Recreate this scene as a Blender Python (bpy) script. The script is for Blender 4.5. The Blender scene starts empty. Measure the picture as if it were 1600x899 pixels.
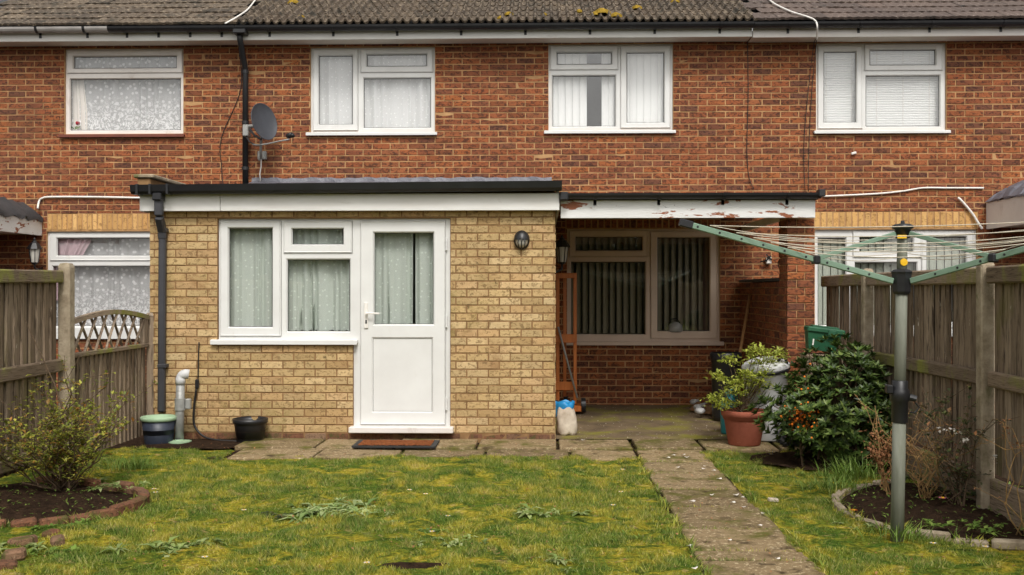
import bpy, math, random
import numpy as np
from mathutils import Vector, Matrix, Euler
R = math.radians
rng = random.Random(7)
nrng = np.random.default_rng(7)
S = bpy.context.scene
COL = S.collection

# ------------------------------------------------------------------ camera, sky, sun, exposure
H = 1.47
YAW = math.atan(45/1600)
cam = bpy.data.cameras.new('camera')
cam.lens = 36.0; cam.sensor_width = 36.0; cam.clip_end = 500; cam.clip_start = .05
cam.shift_y = 5.5/1600
co = bpy.data.objects.new('camera', cam); COL.objects.link(co)
co.location = (0, 0, H); co.rotation_euler = (R(90), 0, YAW)
S.camera = co

SUN_EL, SUN_AZ = R(50), R(170)     # azimuth of the sun, clockwise from +Y: behind the camera
w = bpy.data.worlds.new('World'); S.world = w; w.use_nodes = True
nt = w.node_tree; nt.nodes.clear()
sky = nt.nodes.new('ShaderNodeTexSky'); sky.sky_type = 'NISHITA'; sky.sun_disc = False
sky.sun_elevation = SUN_EL; sky.sun_rotation = SUN_AZ; sky.air_density = 1.0; sky.dust_density = 4.0; sky.ozone_density = 1.0
hs = nt.nodes.new('ShaderNodeHueSaturation'); hs.inputs['Saturation'].default_value = .12
tint = nt.nodes.new('ShaderNodeMix'); tint.data_type = 'RGBA'; tint.blend_type = 'MULTIPLY'
tint.inputs[0].default_value = 1; tint.inputs[7].default_value = (1.0, .985, .955, 1)
bg = nt.nodes.new('ShaderNodeBackground'); bg.inputs['Strength'].default_value = .135
wo = nt.nodes.new('ShaderNodeOutputWorld')
nt.links.new(sky.outputs[0], hs.inputs['Color']); nt.links.new(hs.outputs[0], tint.inputs[6])
nt.links.new(tint.outputs[2], bg.inputs[0]); nt.links.new(bg.outputs[0], wo.inputs[0])
sl = bpy.data.lights.new('sun', 'SUN'); sl.energy = 1.4; sl.angle = R(14); sl.color = (1, .965, .92)
so = bpy.data.objects.new('sun', sl); COL.objects.link(so)
sd = Vector((math.sin(SUN_AZ)*math.cos(SUN_EL), math.cos(SUN_AZ)*math.cos(SUN_EL), math.sin(SUN_EL)))
so.rotation_euler = sd.to_track_quat('Z', 'Y').to_euler(); so.location = (0, -5, 15)
S.view_settings.view_transform = 'Standard'; S.view_settings.look = 'None'
S.view_settings.exposure = 0.42; S.view_settings.gamma = 1
S.cycles.max_bounces = 8; S.cycles.transparent_max_bounces = 12

# ------------------------------------------------------------------ helpers
def at(u, v, Y):
    """world point at depth Y that the photograph shows at pixel (u, v)"""
    t = (u-800)/1600; c, s = math.cos(YAW), math.sin(YAW)
    X = Y*(t*c-s)/(c+t*s); yc = Y*c-X*s
    return Vector((X, Y, H-(v-455)*yc/1600))
def ax(u, Y): return at(u, 455, Y).x
def az(v, Y, u=800): return at(u, v, Y).z
def ground(u, v, z=0):
    Y = 9.0
    for _ in range(30):
        yc = 1600*(H-z)/(v-455); X = at(u, v, Y).x; Y = (yc+X*math.sin(YAW))/math.cos(YAW)
    return Vector((at(u, v, Y).x, Y, z))
def srgb(r, g, b):
    f = lambda c: (c/255/12.92 if c/255 <= .04045 else ((c/255+.055)/1.055)**2.4)
    return (f(r), f(g), f(b), 1)
def tag(o, label=None, cat=None, group=None, kind=None):
    if label: o['label'] = label
    if cat: o['category'] = cat
    if group: o['group'] = group
    if kind: o['kind'] = kind
    return o
def wl(o):
    v = Vector((0, 0, 0))
    while o is not None: v = v+o.location; o = o.parent
    return v
def empty(name, loc, label=None, cat=None, group=None, kind=None):
    o = bpy.data.objects.new(name, None); o.empty_display_size = .1; COL.objects.link(o); o.location = loc
    return tag(o, label, cat, group, kind)
def link(name, me, parent=None, loc=None, kind=None):
    o = bpy.data.objects.new(name, me); COL.objects.link(o)
    if parent: o.parent = parent
    if loc is not None: o.location = Vector(loc)-(wl(parent) if parent else Vector((0, 0, 0)))
    if kind: o['kind'] = kind
    return o

class MB:
    """collects geometry in world coordinates and links it as one mesh object"""
    def __init__(s): s.v = []; s.f = []
    def add(s, vs, fs):
        n = len(s.v); s.v += [tuple(v) for v in vs]; s.f += [tuple(i+n for i in f) for f in fs]; return s
    def box(s, x0, x1, y0, y1, z0, z1, b=0):
        if b <= 0:
            return s.add([(x0,y0,z0),(x1,y0,z0),(x1,y1,z0),(x0,y1,z0),(x0,y0,z1),(x1,y0,z1),(x1,y1,z1),(x0,y1,z1)],
                         [(0,3,2,1),(4,5,6,7),(0,1,5,4),(1,2,6,5),(2,3,7,6),(3,0,4,7)])
        c = Vector(((x0+x1)/2, (y0+y1)/2, (z0+z1)/2)); h = Vector(((x1-x0)/2, (y1-y0)/2, (z1-z0)/2))
        return s.obox(c, h, Matrix.Identity(3), b)
    def obox(s, c, h, m, b=0):
        """oriented box, centre c, half sizes h, 3x3 rotation m, chamfer b"""
        c = Vector(c); b = min(b, .45*min(h))
        if b <= 0:
            vs = [c+m@Vector((i*h[0], j*h[1], k*h[2])) for k in (-1,1) for j in (-1,1) for i in (-1,1)]
            return s.add(vs, [(0,2,3,1),(4,5,7,6),(0,1,5,4),(1,3,7,5),(3,2,6,7),(2,0,4,6)])
        vs, idx = [], {}
        for i in (-1,1):
            for j in (-1,1):
                for k in (-1,1):
                    for a in range(3):
                        p = [i*(h[0]-b), j*(h[1]-b), k*(h[2]-b)]; p[a] += b*(i,j,k)[a]
                        idx[i,j,k,a] = len(vs); vs.append(c+m@Vector(p))
        fs = []
        for a in range(3):
            o = [x for x in range(3) if x != a]
            for sg in (-1,1):
                q = []
                for (p1,p2) in ((-1,-1),(1,-1),(1,1),(-1,1)):
                    t = [0,0,0]; t[a] = sg; t[o[0]] = p1; t[o[1]] = p2; q.append(idx[t[0],t[1],t[2],a])
                fs.append(q)
        for a in range(3):
            o = [x for x in range(3) if x != a]
            for s1 in (-1,1):
                for s2 in (-1,1):
                    q = []
                    for (e, which) in ((-1,o[0]),(1,o[0]),(1,o[1]),(-1,o[1])):
                        t = [0,0,0]; t[a] = e; t[o[0]] = s1; t[o[1]] = s2; q.append(idx[t[0],t[1],t[2],which])
                    fs.append(q)
        for i in (-1,1):
            for j in (-1,1):
                for k in (-1,1): fs.append([idx[i,j,k,a] for a in range(3)])
        n0 = len(s.v)
        for n, f in enumerate(fs):
            ctr = sum((vs[i] for i in f), Vector())/len(f); nn = (vs[f[1]]-vs[f[0]]).cross(vs[f[2]]-vs[f[0]])
            if nn.dot(ctr-c) < 0: fs[n] = f[::-1]
        return s.add(vs, fs)
    def bar(s, p, q, wx, wy, b=0, up=(0,0,1)):
        """straight bar from p to q, widths wx (sideways) and wy (along up)"""
        p, q = Vector(p), Vector(q); d = (q-p); L = d.length; d = d/L
        x = d.cross(Vector(up)); x = x.normalized() if x.length > 1e-4 else Vector((1,0,0)); u = x.cross(d)
        m = Matrix((x, d, u)).transposed()
        return s.obox((p+q)/2, (wx/2, L/2, wy/2), m, b)
    def tube(s, pts, r, n=8, cap=True):
        pts = [Vector(p) for p in pts]; rs = r if isinstance(r, (list, tuple)) else [r]*len(pts); vs, fs = [], []
        d0 = (pts[1]-pts[0]).normalized(); x = d0.cross(Vector((0,0,1)))
        if x.length < 1e-3: x = Vector((1,0,0))
        x.normalize()
        for i, p in enumerate(pts):
            d = (pts[min(i+1,len(pts)-1)]-pts[max(i-1,0)])
            if d.length < 1e-9: d = d0
            d.normalize(); x = (x-d*x.dot(d)).normalized(); y = d.cross(x)
            for k in range(n):
                a = 2*math.pi*k/n; vs.append(p+(x*math.cos(a)+y*math.sin(a))*rs[i])
        for i in range(len(pts)-1):
            for k in range(n):
                a, b = i*n+k, i*n+(k+1)%n; fs.append((a, b, b+n, a+n))
        if cap: fs.append(tuple(range(n))[::-1]); fs.append(tuple(range((len(pts)-1)*n, len(pts)*n)))
        return s.add(vs, fs)
    def lathe(s, prof, c, n=24, wob=0, m=None):
        c = Vector(c); vs, fs = [], []
        for (r, z) in prof:
            for k in range(n):
                a = 2*math.pi*k/n; rr = r*(1+wob*math.sin(3*a+z*9)); p = Vector((rr*math.cos(a), rr*math.sin(a), z))
                vs.append(c+(m@p if m else p))
        for i in range(len(prof)-1):
            for k in range(n):
                a, b = i*n+k, i*n+(k+1)%n; fs.append((a, b, b+n, a+n))
        return s.add(vs, fs)
    def holes(s, x0, x1, z0, z1, hs, y0, y1, M=None):
        """slab x0..x1, z0..z1 from y0 (front) to y1 (back) with rectangular holes (hx0,hx1,hz0,hz1)"""
        hs = [(max(a,x0), min(b,x1), max(c,z0), min(d,z1)) for a,b,c,d in hs]; hs = [h for h in hs if h[1]-h[0] > 1e-4 and h[3]-h[2] > 1e-4]
        xs = sorted({round(a,5) for h in hs for a in h[:2]}|{round(x0,5), round(x1,5)}); zs = sorted({round(a,5) for h in hs for a in h[2:]}|{round(z0,5), round(z1,5)})
        nx, nz = len(xs)-1, len(zs)-1
        ins = [[not any(h[0]-1e-4 < (xs[i]+xs[i+1])/2 < h[1]+1e-4 and h[2]-1e-4 < (zs[k]+zs[k+1])/2 < h[3]+1e-4 for h in hs) for k in range(nz)] for i in range(nx)]
        I = lambda i, k: 0 <= i < nx and 0 <= k < nz and ins[i][k]
        g = {}; vs = []
        def V(i, k, j):
            if (i,k,j) not in g: g[i,k,j] = len(vs); vs.append((xs[i], (y0,y1)[j], zs[k]))
            return g[i,k,j]
        fs = []
        for i in range(nx):
            for k in range(nz):
                if not ins[i][k]: continue
                fs.append((V(i,k,0),V(i+1,k,0),V(i+1,k+1,0),V(i,k+1,0))); fs.append((V(i,k,1),V(i,k+1,1),V(i+1,k+1,1),V(i+1,k,1)))
                if not I(i-1,k): fs.append((V(i,k,0),V(i,k+1,0),V(i,k+1,1),V(i,k,1)))
                if not I(i+1,k): fs.append((V(i+1,k,0),V(i+1,k,1),V(i+1,k+1,1),V(i+1,k+1,0)))
                if not I(i,k-1): fs.append((V(i,k,0),V(i,k,1),V(i+1,k,1),V(i+1,k,0)))
                if not I(i,k+1): fs.append((V(i,k+1,0),V(i+1,k+1,0),V(i+1,k+1,1),V(i,k+1,1)))
        return s.add(vs, fs)
    def build(s, name, mat, parent=None, smooth=False, kind=None, origin=None):
        o0 = Vector(origin) if origin is not None else (wl(parent) if parent else Vector((0,0,0)))
        me = bpy.data.meshes.new(name); me.from_pydata([(v[0]-o0[0], v[1]-o0[1], v[2]-o0[2]) for v in s.v], [], s.f)
        if mat: me.materials.append(mat)
        if smooth: me.polygons.foreach_set('use_smooth', [True]*len(me.polygons))
        me.update()
        return link(name, me, parent, o0, kind)

def np_mesh(name, V, F, mat, parent=None, smooth=False, kind=None, origin=None):
    """V (n,3), F (m,k) numpy arrays, one polygon size"""
    o0 = np.array(origin if origin is not None else (wl(parent) if parent else (0,0,0)), float)
    me = bpy.data.meshes.new(name); n, k = len(F), F.shape[1]
    me.vertices.add(len(V)); me.vertices.foreach_set('co', (V-o0).astype(np.float32).ravel())
    me.loops.add(n*k); me.loops.foreach_set('vertex_index', F.astype(np.int32).ravel())
    me.polygons.add(n); me.polygons.foreach_set('loop_start', np.arange(0, n*k, k, dtype=np.int32))
    if smooth: me.polygons.foreach_set('use_smooth', np.ones(n, bool))
    me.update(calc_edges=True)
    if mat: me.materials.append(mat)
    return link(name, me, parent, Vector(o0), kind)

_tab = np.random.default_rng(3).random((256, 256))
def vnoise(x, y, sc, seed=0):
    x = np.asarray(x)*sc+seed*17.3; y = np.asarray(y)*sc+seed*5.7
    xi = np.floor(x).astype(int); yi = np.floor(y).astype(int); fx = x-xi; fy = y-yi
    fx = fx*fx*(3-2*fx); fy = fy*fy*(3-2*fy); t = lambda a, b: _tab[a%256, b%256]
    return (t(xi,yi)*(1-fx)+t(xi+1,yi)*fx)*(1-fy)+(t(xi,yi+1)*(1-fx)+t(xi+1,yi+1)*fx)*fy

# ------------------------------------------------------------------ materials
def _m(name):
    m = bpy.data.materials.new(name); m.use_nodes = True; t = m.node_tree; t.nodes.clear()
    return m, t, t.nodes.new, t.links.new
def ramp(N, stops):
    r = N('ShaderNodeValToRGB'); e = r.color_ramp.elements
    while len(e) < len(stops): e.new(.5)
    for x, (p, c) in zip(e, stops): x.position = p; x.color = c
    return r
def math_(N, L, op, a, b=None, clamp=False):
    n = N('ShaderNodeMath'); n.operation = op; n.use_clamp = clamp
    for i, v in enumerate((a, b)):
        if v is None: continue
        if isinstance(v, (int, float)): n.inputs[i].default_value = v
        else: L(v, n.inputs[i])
    return n.outputs[0]
def mix(N, L, f, a, b, mode='MIX'):
    n = N('ShaderNodeMix'); n.data_type = 'RGBA'; n.blend_type = mode
    for i, v in ((0, f), (6, a), (7, b)):
        if isinstance(v, (int, float)): n.inputs[i].default_value = v
        elif isinstance(v, tuple): n.inputs[i].default_value = v
        else: L(v, n.inputs[i])
    return n.outputs[2]
def noise(N, L, vec, scale, detail=4, rough=.6, dist=0, stretch=None):
    n = N('ShaderNodeTexNoise'); n.inputs['Scale'].default_value = scale; n.inputs['Detail'].default_value = detail
    n.inputs['Roughness'].default_value = rough; n.inputs['Distortion'].default_value = dist
    if stretch:
        mp = N('ShaderNodeMapping'); mp.inputs['Scale'].default_value = stretch; L(vec, mp.inputs[0]); vec = mp.outputs[0]
    L(vec, n.inputs['Vector']); return n.outputs['Fac']
def rand01(N, L):
    oi = N('ShaderNodeObjectInfo'); g = N('ShaderNodeNewGeometry')
    return math_(N, L, 'FRACT', math_(N, L, 'ADD', oi.outputs['Random'], g.outputs['Random Per Island'])), g.outputs['Position']
def M(name, c1, c2=None, scale=6, stretch=None, rough=.7, bump=.15, bscale=None, bstretch=None, rnd=None, grain=None, stains=(), spec=.5, metal=0, dist=0, lo=.3, hi=.7, coat=0, bdist=.01):
    """c1..c2 mixed by noise (or a ramp rnd of colours picked per piece), darker grain marks, then stains (colour, scale, lo, hi, stretch)"""
    m, t, N, L = _m(name); out = N('ShaderNodeOutputMaterial'); b = N('ShaderNodeBsdfPrincipled'); L(b.outputs[0], out.inputs[0])
    r, pos = rand01(N, L); c2 = c2 or c1
    f = noise(N, L, pos, scale, 5, .6, dist, stretch); rp = ramp(N, [(lo, c1), (hi, c2)]); L(f, rp.inputs[0]); col = rp.outputs[0]
    if rnd:
        rr = ramp(N, rnd); L(r, rr.inputs[0]); col = mix(N, L, .75, col, rr.outputs[0])
        r2 = math_(N, L, 'FRACT', math_(N, L, 'MULTIPLY', r, 7.31)); v = N('ShaderNodeMapRange'); L(r2, v.inputs[0]); v.inputs[3].default_value = .87; v.inputs[4].default_value = 1.13
        hsv = N('ShaderNodeHueSaturation'); L(v.outputs[0], hsv.inputs['Value']); L(col, hsv.inputs['Color']); col = hsv.outputs[0]
    if grain:
        gc, gs, glo, ghi, gst, gd, gf = grain
        g = noise(N, L, pos, gs, 4, .65, gd, gst); gr = ramp(N, [(glo, (0,0,0,1)), (ghi, (1,1,1,1))]); L(g, gr.inputs[0])
        col = mix(N, L, math_(N, L, 'MULTIPLY', gr.outputs[0], gf), col, gc)
    for (sc, ss, slo, shi, sst) in stains:
        g = noise(N, L, pos, ss, 6, .65, .4, sst); gr = ramp(N, [(slo, (0,0,0,1)), (shi, (1,1,1,1))]); L(g, gr.inputs[0]); col = mix(N, L, gr.outputs[0], col, sc)
    L(col, b.inputs['Base Color']); b.inputs['Metallic'].default_value = metal; b.inputs['Specular IOR Level'].default_value = spec
    if coat: b.inputs['Coat Weight'].default_value = coat
    rf = noise(N, L, pos, scale*3, 3); mr = N('ShaderNodeMapRange'); L(rf, mr.inputs[0]); mr.inputs[3].default_value = max(0, rough-.12); mr.inputs[4].default_value = min(1, rough+.12); L(mr.outputs[0], b.inputs['Roughness'])
    if bump:
        bf = noise(N, L, pos, bscale or scale*6, 5, .65, dist, bstretch or stretch); bp = N('ShaderNodeBump'); bp.inputs['Strength'].default_value = bump; bp.inputs['Distance'].default_value = bdist
        L(bf, bp.inputs['Height']); L(bp.outputs[0], b.inputs['Normal'])
    return m
c = srgb
RED = [(0, c(142,84,54)), (.2, c(150,86,54)), (.4, c(118,72,52)), (.58, c(166,98,58)), (.76, c(132,76,52)), (.9, c(98,66,54)), (1, c(178,106,60))]
m_red = M('red_brick', c(150,90,58), c(114,70,50), 18, rnd=RED, grain=(c(54,36,32), 21, .49, .58, (1,1,1.6), .9, .75), rough=.85, bump=.6, bscale=40, spec=.2, stains=((c(188,136,88), 26, .73, .79, (1,1,1.8)), (c(84,60,48), .9, .52, .95, (1.6,1,.45)), (c(206,184,160), 12, .8, .86, None)))
m_mortar = M('sandy_mortar', c(190,150,106), c(156,120,84), 9, rough=.95, bump=.4, bscale=90, spec=.1, stains=((c(130,100,72), 1.2, .52, .75, None),))
YEL = [(0, c(192,166,120)), (.3, c(180,152,106)), (.5, c(204,178,134)), (.7, c(172,142,96)), (.88, c(190,154,112)), (1, c(208,184,140))]
m_yel = M('yellow_brick', c(196,170,126), c(168,140,94), 16, rnd=YEL, grain=(c(112,88,58), 24, .52, .61, (1,1,1.3), 1.0, .65), rough=.85, bump=.8, bscale=45, spec=.2, stains=((c(132,118,66), 1.6, .55, .76, (1,1,.7)), (c(154,120,82), 3, .55, .78, None), (c(90,76,50), 12, .63, .71, None), (c(80,62,44), 34, .68, .74, None)))
m_ymortar = M('brown_mortar', c(150,118,82), c(118,90,62), 9, rough=.95, bump=.4, bscale=90, spec=.1)
m_soldier = M('tan_brick', c(210,168,108), c(188,142,84), 16, rnd=[(0, c(208,166,106)), (.5, c(190,146,90)), (1, c(218,178,118))], grain=(c(120,84,50), 28, .54, .63, None, .8, .6), rough=.85, bump=.5, bscale=60, spec=.2, stains=((c(150,112,72), 5, .58, .75, None),))
m_upvc = M('white_upvc', c(222,222,219), c(212,211,208), 3, rough=.35, bump=.0, stains=((c(196,190,178), 5, .62, .85, (1,1,.4)), (c(150,142,128), 18, .72, .8, None)))
m_ivory = M('weathered_white_upvc', c(228,223,217), c(216,209,203), 3, rough=.4, bump=.0, stains=((c(176,162,148), 5, .6, .85, (1,1,.4)), (c(84,72,62), 15, .75, .76, (.8,1,1.4))))
m_taupe = M('taupe_upvc', c(216,194,176), c(204,182,164), 3, rough=.45, bump=0)
m_fascia = M('white_fascia_board', c(228,227,223), c(216,213,207), 2, (1,1,6), rough=.5, bump=.1, stains=((c(176,168,152), 4, .62, .8, (.5,1,2)), (c(70,60,52), 15, .745, .755, (.8,1,1.4))))
m_soffit = M('soffit_board', c(226,218,206), c(212,204,192), 2, rough=.6, bump=.05)
m_peel = M('peeling_painted_wood', c(226,226,224), c(212,212,208), 2, (1,1,6), rough=.6, bump=.3, bscale=14, stains=((c(140,80,46), 3.4, .575, .59, (.7,1,2.6)), (c(70,56,46), 15, .69, .70, (.6,1,1.5))))
m_black = M('black_plastic', c(36,36,38), c(28,28,30), 5, rough=.4, bump=.05, stains=((c(74,74,72), 9, .7, .8, (1,1,2)),))
m_charcoal = M('charcoal_plastic', c(62,62,66), c(52,52,56), 5, rough=.5, bump=.05)
m_greygutter = M('faded_grey_gutter', c(178,174,170), c(150,146,142), 5, rough=.6, bump=.05, stains=((c(80,70,62), 6, .62, .75, None),))
m_lead = M('lead_flashing', c(112,112,120), c(88,88,96), 6, rough=.5, bump=.5, bscale=14, stains=((c(190,188,186), 12, .68, .8, None),), bdist=.03)
m_felt = M('roof_felt', c(70,70,72), c(52,52,54), 5, rough=.7, bump=.5, bscale=24, bdist=.02)
TILE = [(0, c(88,74,60)), (.4, c(68,58,48)), (.7, c(102,88,72)), (1, c(78,66,54))]
m_tile = M('weathered_concrete_tile', c(88,76,62), c(60,52,43), 12, rnd=TILE, grain=(c(164,148,126), 22, .54, .64, None, 1, .8), rough=.7, bump=.6, bscale=50, spec=.4, stains=((c(42,38,28), 5, .52, .68, None), (c(210,198,180), 26, .66, .71, None)))
m_tile2 = M('brown_concrete_tile', c(98,82,74), c(74,62,56), 12, rnd=[(0, c(98,84,76)), (.5, c(80,68,62)), (1, c(110,94,84))], grain=(c(176,160,148), 26, .6, .68, None, 1, .8), rough=.65, bump=.5, bscale=50, spec=.4, stains=((c(48,42,38), 5, .56, .7, None), (c(206,196,184), 24, .7, .75, None)))
m_moss = M('yellow_moss', c(166,134,50), c(112,94,34), 20, rough=.95, bump=.8, bscale=90, spec=.1)
m_grey_metal = M('galvanised_steel', c(168,168,164), c(138,138,134), 14, rough=.5, bump=.1, metal=.2, stains=((c(112,104,92), 10, .62, .78, None),))
m_pole = M('dull_aluminium', c(132,134,122), c(108,110,98), 8, (3,3,.4), rough=.75, bump=.05, metal=0, spec=.2, stains=((c(92,98,70), 3, .56, .75, (2,2,.5)),))
m_green = M('green_powder_coat', c(124,148,128), c(106,132,112), 6, rough=.5, bump=.05, stains=((c(78,96,78), 12, .64, .76, None),))
m_rope = M('cream_rope', c(214,204,186), c(190,180,160), 30, rough=.8, bump=.2)
m_yellow = M('yellow_label', c(232,186,24), c(222,170,20), 8, rough=.5, bump=0)
m_dkglassy = M('dark_dish_paint', c(70,72,78), c(58,60,66), 5, rough=.5, bump=.05)
WOODC = [(0, c(134,116,98)), (.25, c(160,142,122)), (.5, c(110,94,78)), (.75, c(170,152,132)), (1, c(124,106,88))]
m_wood = M('weathered_fence_wood', c(160,142,120), c(116,98,80), 7, (7,7,.5), rnd=WOODC, grain=(c(56,45,36), 9, .5, .62, (6,6,.4), .8, .8), rough=.9, bump=.8, bscale=14, bstretch=(9,9,.6), spec=.15, stains=((c(120,114,70), 2.4, .57, .78, (1,1,.5)), (c(206,198,182), 20, .67, .72, (1,1,.35))))
m_wood_h = M('weathered_rail_wood', c(150,132,112), c(110,94,76), 7, (6,.5,6), rnd=WOODC, grain=(c(62,50,40), 9, .5, .66, (10,.6,10), 1.4, .8), rough=.9, bump=.8, bscale=14, bstretch=(9,.6,9), spec=.15, stains=((c(134,134,70), 3, .5, .64, (1,1,.8)), (c(206,198,180), 20, .7, .75, None)))
m_concrete = M('mossy_concrete_post', c(176,162,140), c(132,118,98), 14, rough=.95, bump=.6, bscale=70, spec=.15, stains=((c(96,98,52), 4, .58, .72, (1,1,.6)),))
m_slab = M('paving_slab_concrete', c(152,130,98), c(104,88,64), 7, rnd=[(0, c(146,126,94)), (.5, c(120,102,76)), (1, c(164,142,108))], rough=.95, bump=1, bscale=50, spec=.15, grain=(c(206,188,152), 40, .56, .65, None, .5, .8), stains=((c(96,92,44), 2.8, .5, .64, None), (c(74,60,42), 9, .54, .68, None), (c(52,43,34), 42, .62, .71, None)))
m_floor = M('damp_concrete_floor', c(126,108,84), c(92,78,60), 4, rough=.9, bump=.6, bscale=40, spec=.2, stains=((c(128,122,50), 1.6, .47, .62, None), (c(176,158,128), 24, .64, .73, None), (c(62,52,42), 30, .66, .74, None)))
m_soil = M('dark_soil', c(72,55,42), c(42,32,25), 14, rough=1, bump=1, bscale=40, spec=.05, bdist=.04)
m_orange_wood = M('orange_varnished_wood', c(206,122,56), c(178,98,42), 8, (6,6,.5), rough=.45, bump=.1)
m_handle_wood = M('pale_handle_wood', c(178,134,88), c(156,112,70), 8, (6,6,.6), rough=.6, bump=.1)
m_terra = M('terracotta', c(160,92,72), c(134,74,56), 6, rough=.8, bump=.25, bscale=60, spec=.25, stains=((c(196,140,116), 14, .64, .74, None), (c(96,62,44), 4, .64, .8, None)))
m_navy = M('navy_plastic', c(52,58,72), c(40,46,58), 6, rough=.45, bump=.06, stains=((c(100,100,96), 6, .64, .8, None),))
m_mint = M('mint_plastic', c(168,194,160), c(148,176,142), 6, rough=.5, bump=.03)
m_bin = M('pale_grey_plastic', c(206,206,206), c(188,188,186), 4, rough=.5, bump=.06, stains=((c(140,136,126), 5, .66, .85, (1,1,.4)),))
m_caddy = M('dark_green_plastic', c(44,96,66), c(34,78,54), 5, rough=.42, bump=.05, stains=((c(96,120,100), 9, .68, .8, None),))
m_sack = M('white_plastic_sack', c(214,202,184), c(170,154,134), 9, rough=.45, bump=.4, bscale=26, stains=((c(120,104,88), 10, .6, .72, None),))
m_blue = M('blue_plastic_sack', c(44,150,206), c(36,122,178), 10, rough=.4, bump=.4, bscale=26, stains=((c(220,226,226), 16, .66, .7, None),))
m_brownsack = M('brown_hessian', c(160,122,84), c(120,90,62), 14, rough=.9, bump=.5)
m_coir = M('coir_mat', c(160,98,60), c(118,68,42), 40, rough=1, bump=1, bscale=160, spec=.05, bdist=.02)
m_rubber = M('black_rubber', c(42,40,38), c(30,30,30), 20, rough=.7, bump=.3)
m_room = M('dim_interior_paint', c(140,134,126), c(124,118,110), 2, rough=.9, bump=0)
m_edge = M('edging_brick', c(142,98,72), c(98,68,52), 14, rnd=[(0, c(140,98,72)), (.5, c(112,76,58)), (1, c(136,114,92))], rough=.9, bump=.6, bscale=50, spec=.15, grain=(c(66,50,40), 30, .5, .62, None, 1.5, .7), stains=((c(84,80,46), 7, .52, .66, None), (c(186,160,130), 16, .66, .74, None)))
m_redsill = M('red_tile_sill', c(122,66,48), c(98,52,40), 8, rough=.7, bump=.2)
m_stem = M('twig_bark', c(104,84,62), c(76,60,44), 30, rough=.9, bump=.3)
m_dry = M('dry_twig', c(176,142,92), c(140,108,66), 20, rough=.85, bump=.2)
m_clear = M('lamp_glass', c(210,206,196), c(190,186,178), 8, rough=.2, bump=.1)
m_white = M('matt_white', c(236,232,226), c(220,216,208), 8, rough=.5, bump=.05)
m_cable = M('black_cable', c(32,30,30), c(26,24,24), 8, rough=.5, bump=0)

def leafmat(name, cols, rough=.45, trans=.35, spec=.4):
    m, t, N, L = _m(name); out = N('ShaderNodeOutputMaterial'); r, pos = rand01(N, L); rr = ramp(N, cols); L(r, rr.inputs[0])
    f = noise(N, L, pos, 5, 2); v = N('ShaderNodeMapRange'); L(f, v.inputs[0]); v.inputs[1].default_value = .3; v.inputs[2].default_value = .7; v.inputs[3].default_value = .75; v.inputs[4].default_value = 1.25
    h = N('ShaderNodeHueSaturation'); L(rr.outputs[0], h.inputs['Color']); L(v.outputs[0], h.inputs['Value'])
    b = N('ShaderNodeBsdfPrincipled'); L(h.outputs[0], b.inputs['Base Color']); b.inputs['Roughness'].default_value = rough; b.inputs['Specular IOR Level'].default_value = spec
    tr = N('ShaderNodeBsdfTranslucent'); L(h.outputs[0], tr.inputs[0]); mx = N('ShaderNodeMixShader'); mx.inputs[0].default_value = trans
    L(b.outputs[0], mx.inputs[1]); L(tr.outputs[0], mx.inputs[2]); L(mx.outputs[0], out.inputs[0]); return m
m_rhodo = leafmat('dark_glossy_leaf', [(0, c(46,62,28)), (.45, c(62,82,34)), (.7, c(84,106,46)), (.88, c(122,138,70)), (1, c(66,86,38))], .42, .15, .35)
m_potleaf = leafmat('lime_leaf', [(0, c(140,152,56)), (.4, c(172,182,74)), (.8, c(198,200,98)), (1, c(122,138,50))], .5, .4)
m_hedgeleaf = leafmat('small_olive_leaf', [(0, c(102,116,48)), (.4, c(148,156,62)), (.75, c(188,184,82)), (.9, c(184,126,64)), (1, c(106,114,50))], .5, .35)
m_brownleaf = leafmat('dried_flower_brown', [(0, c(150,104,72)), (.5, c(184,134,96)), (1, c(118,80,56))], .8, .3, .1)
m_weed = leafmat('grey_green_weed', [(0, c(104,126,62)), (.5, c(138,156,86)), (1, c(176,184,126))], .6, .3)
m_weed2 = leafmat('fresh_green_weed', [(0, c(84,112,40)), (.5, c(110,138,56)), (1, c(138,158,74))], .55, .35)
m_darkplant = leafmat('dark_rose_leaf', [(0, c(48,58,34)), (.5, c(70,84,46)), (.85, c(104,110,56)), (1, c(120,70,48))], .5, .3)
m_berry = leafmat('orange_berry', [(0, c(214,108,30)), (.5, c(232,132,40)), (1, c(190,84,28))], .4, .1)
m_pink = leafmat('pink_petal', [(0, c(226,150,160)), (1, c(214,110,134))], .6, .3)
m_petal = leafmat('white_petal', [(0, c(236,232,222)), (1, c(222,214,206))], .6, .2)
m_gold = leafmat('yellow_flower_centre', [(0, c(226,180,40)), (1, c(226,180,40))], .6, .1)
m_rose = leafmat('red_rose_petal', [(0, c(190,24,44)), (1, c(160,20,40))], .6, .2)
m_bush2 = leafmat('far_hedge_leaf', [(0, c(40,56,28)), (.5, c(58,76,38)), (1, c(78,92,48))], .6, .2)

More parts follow.
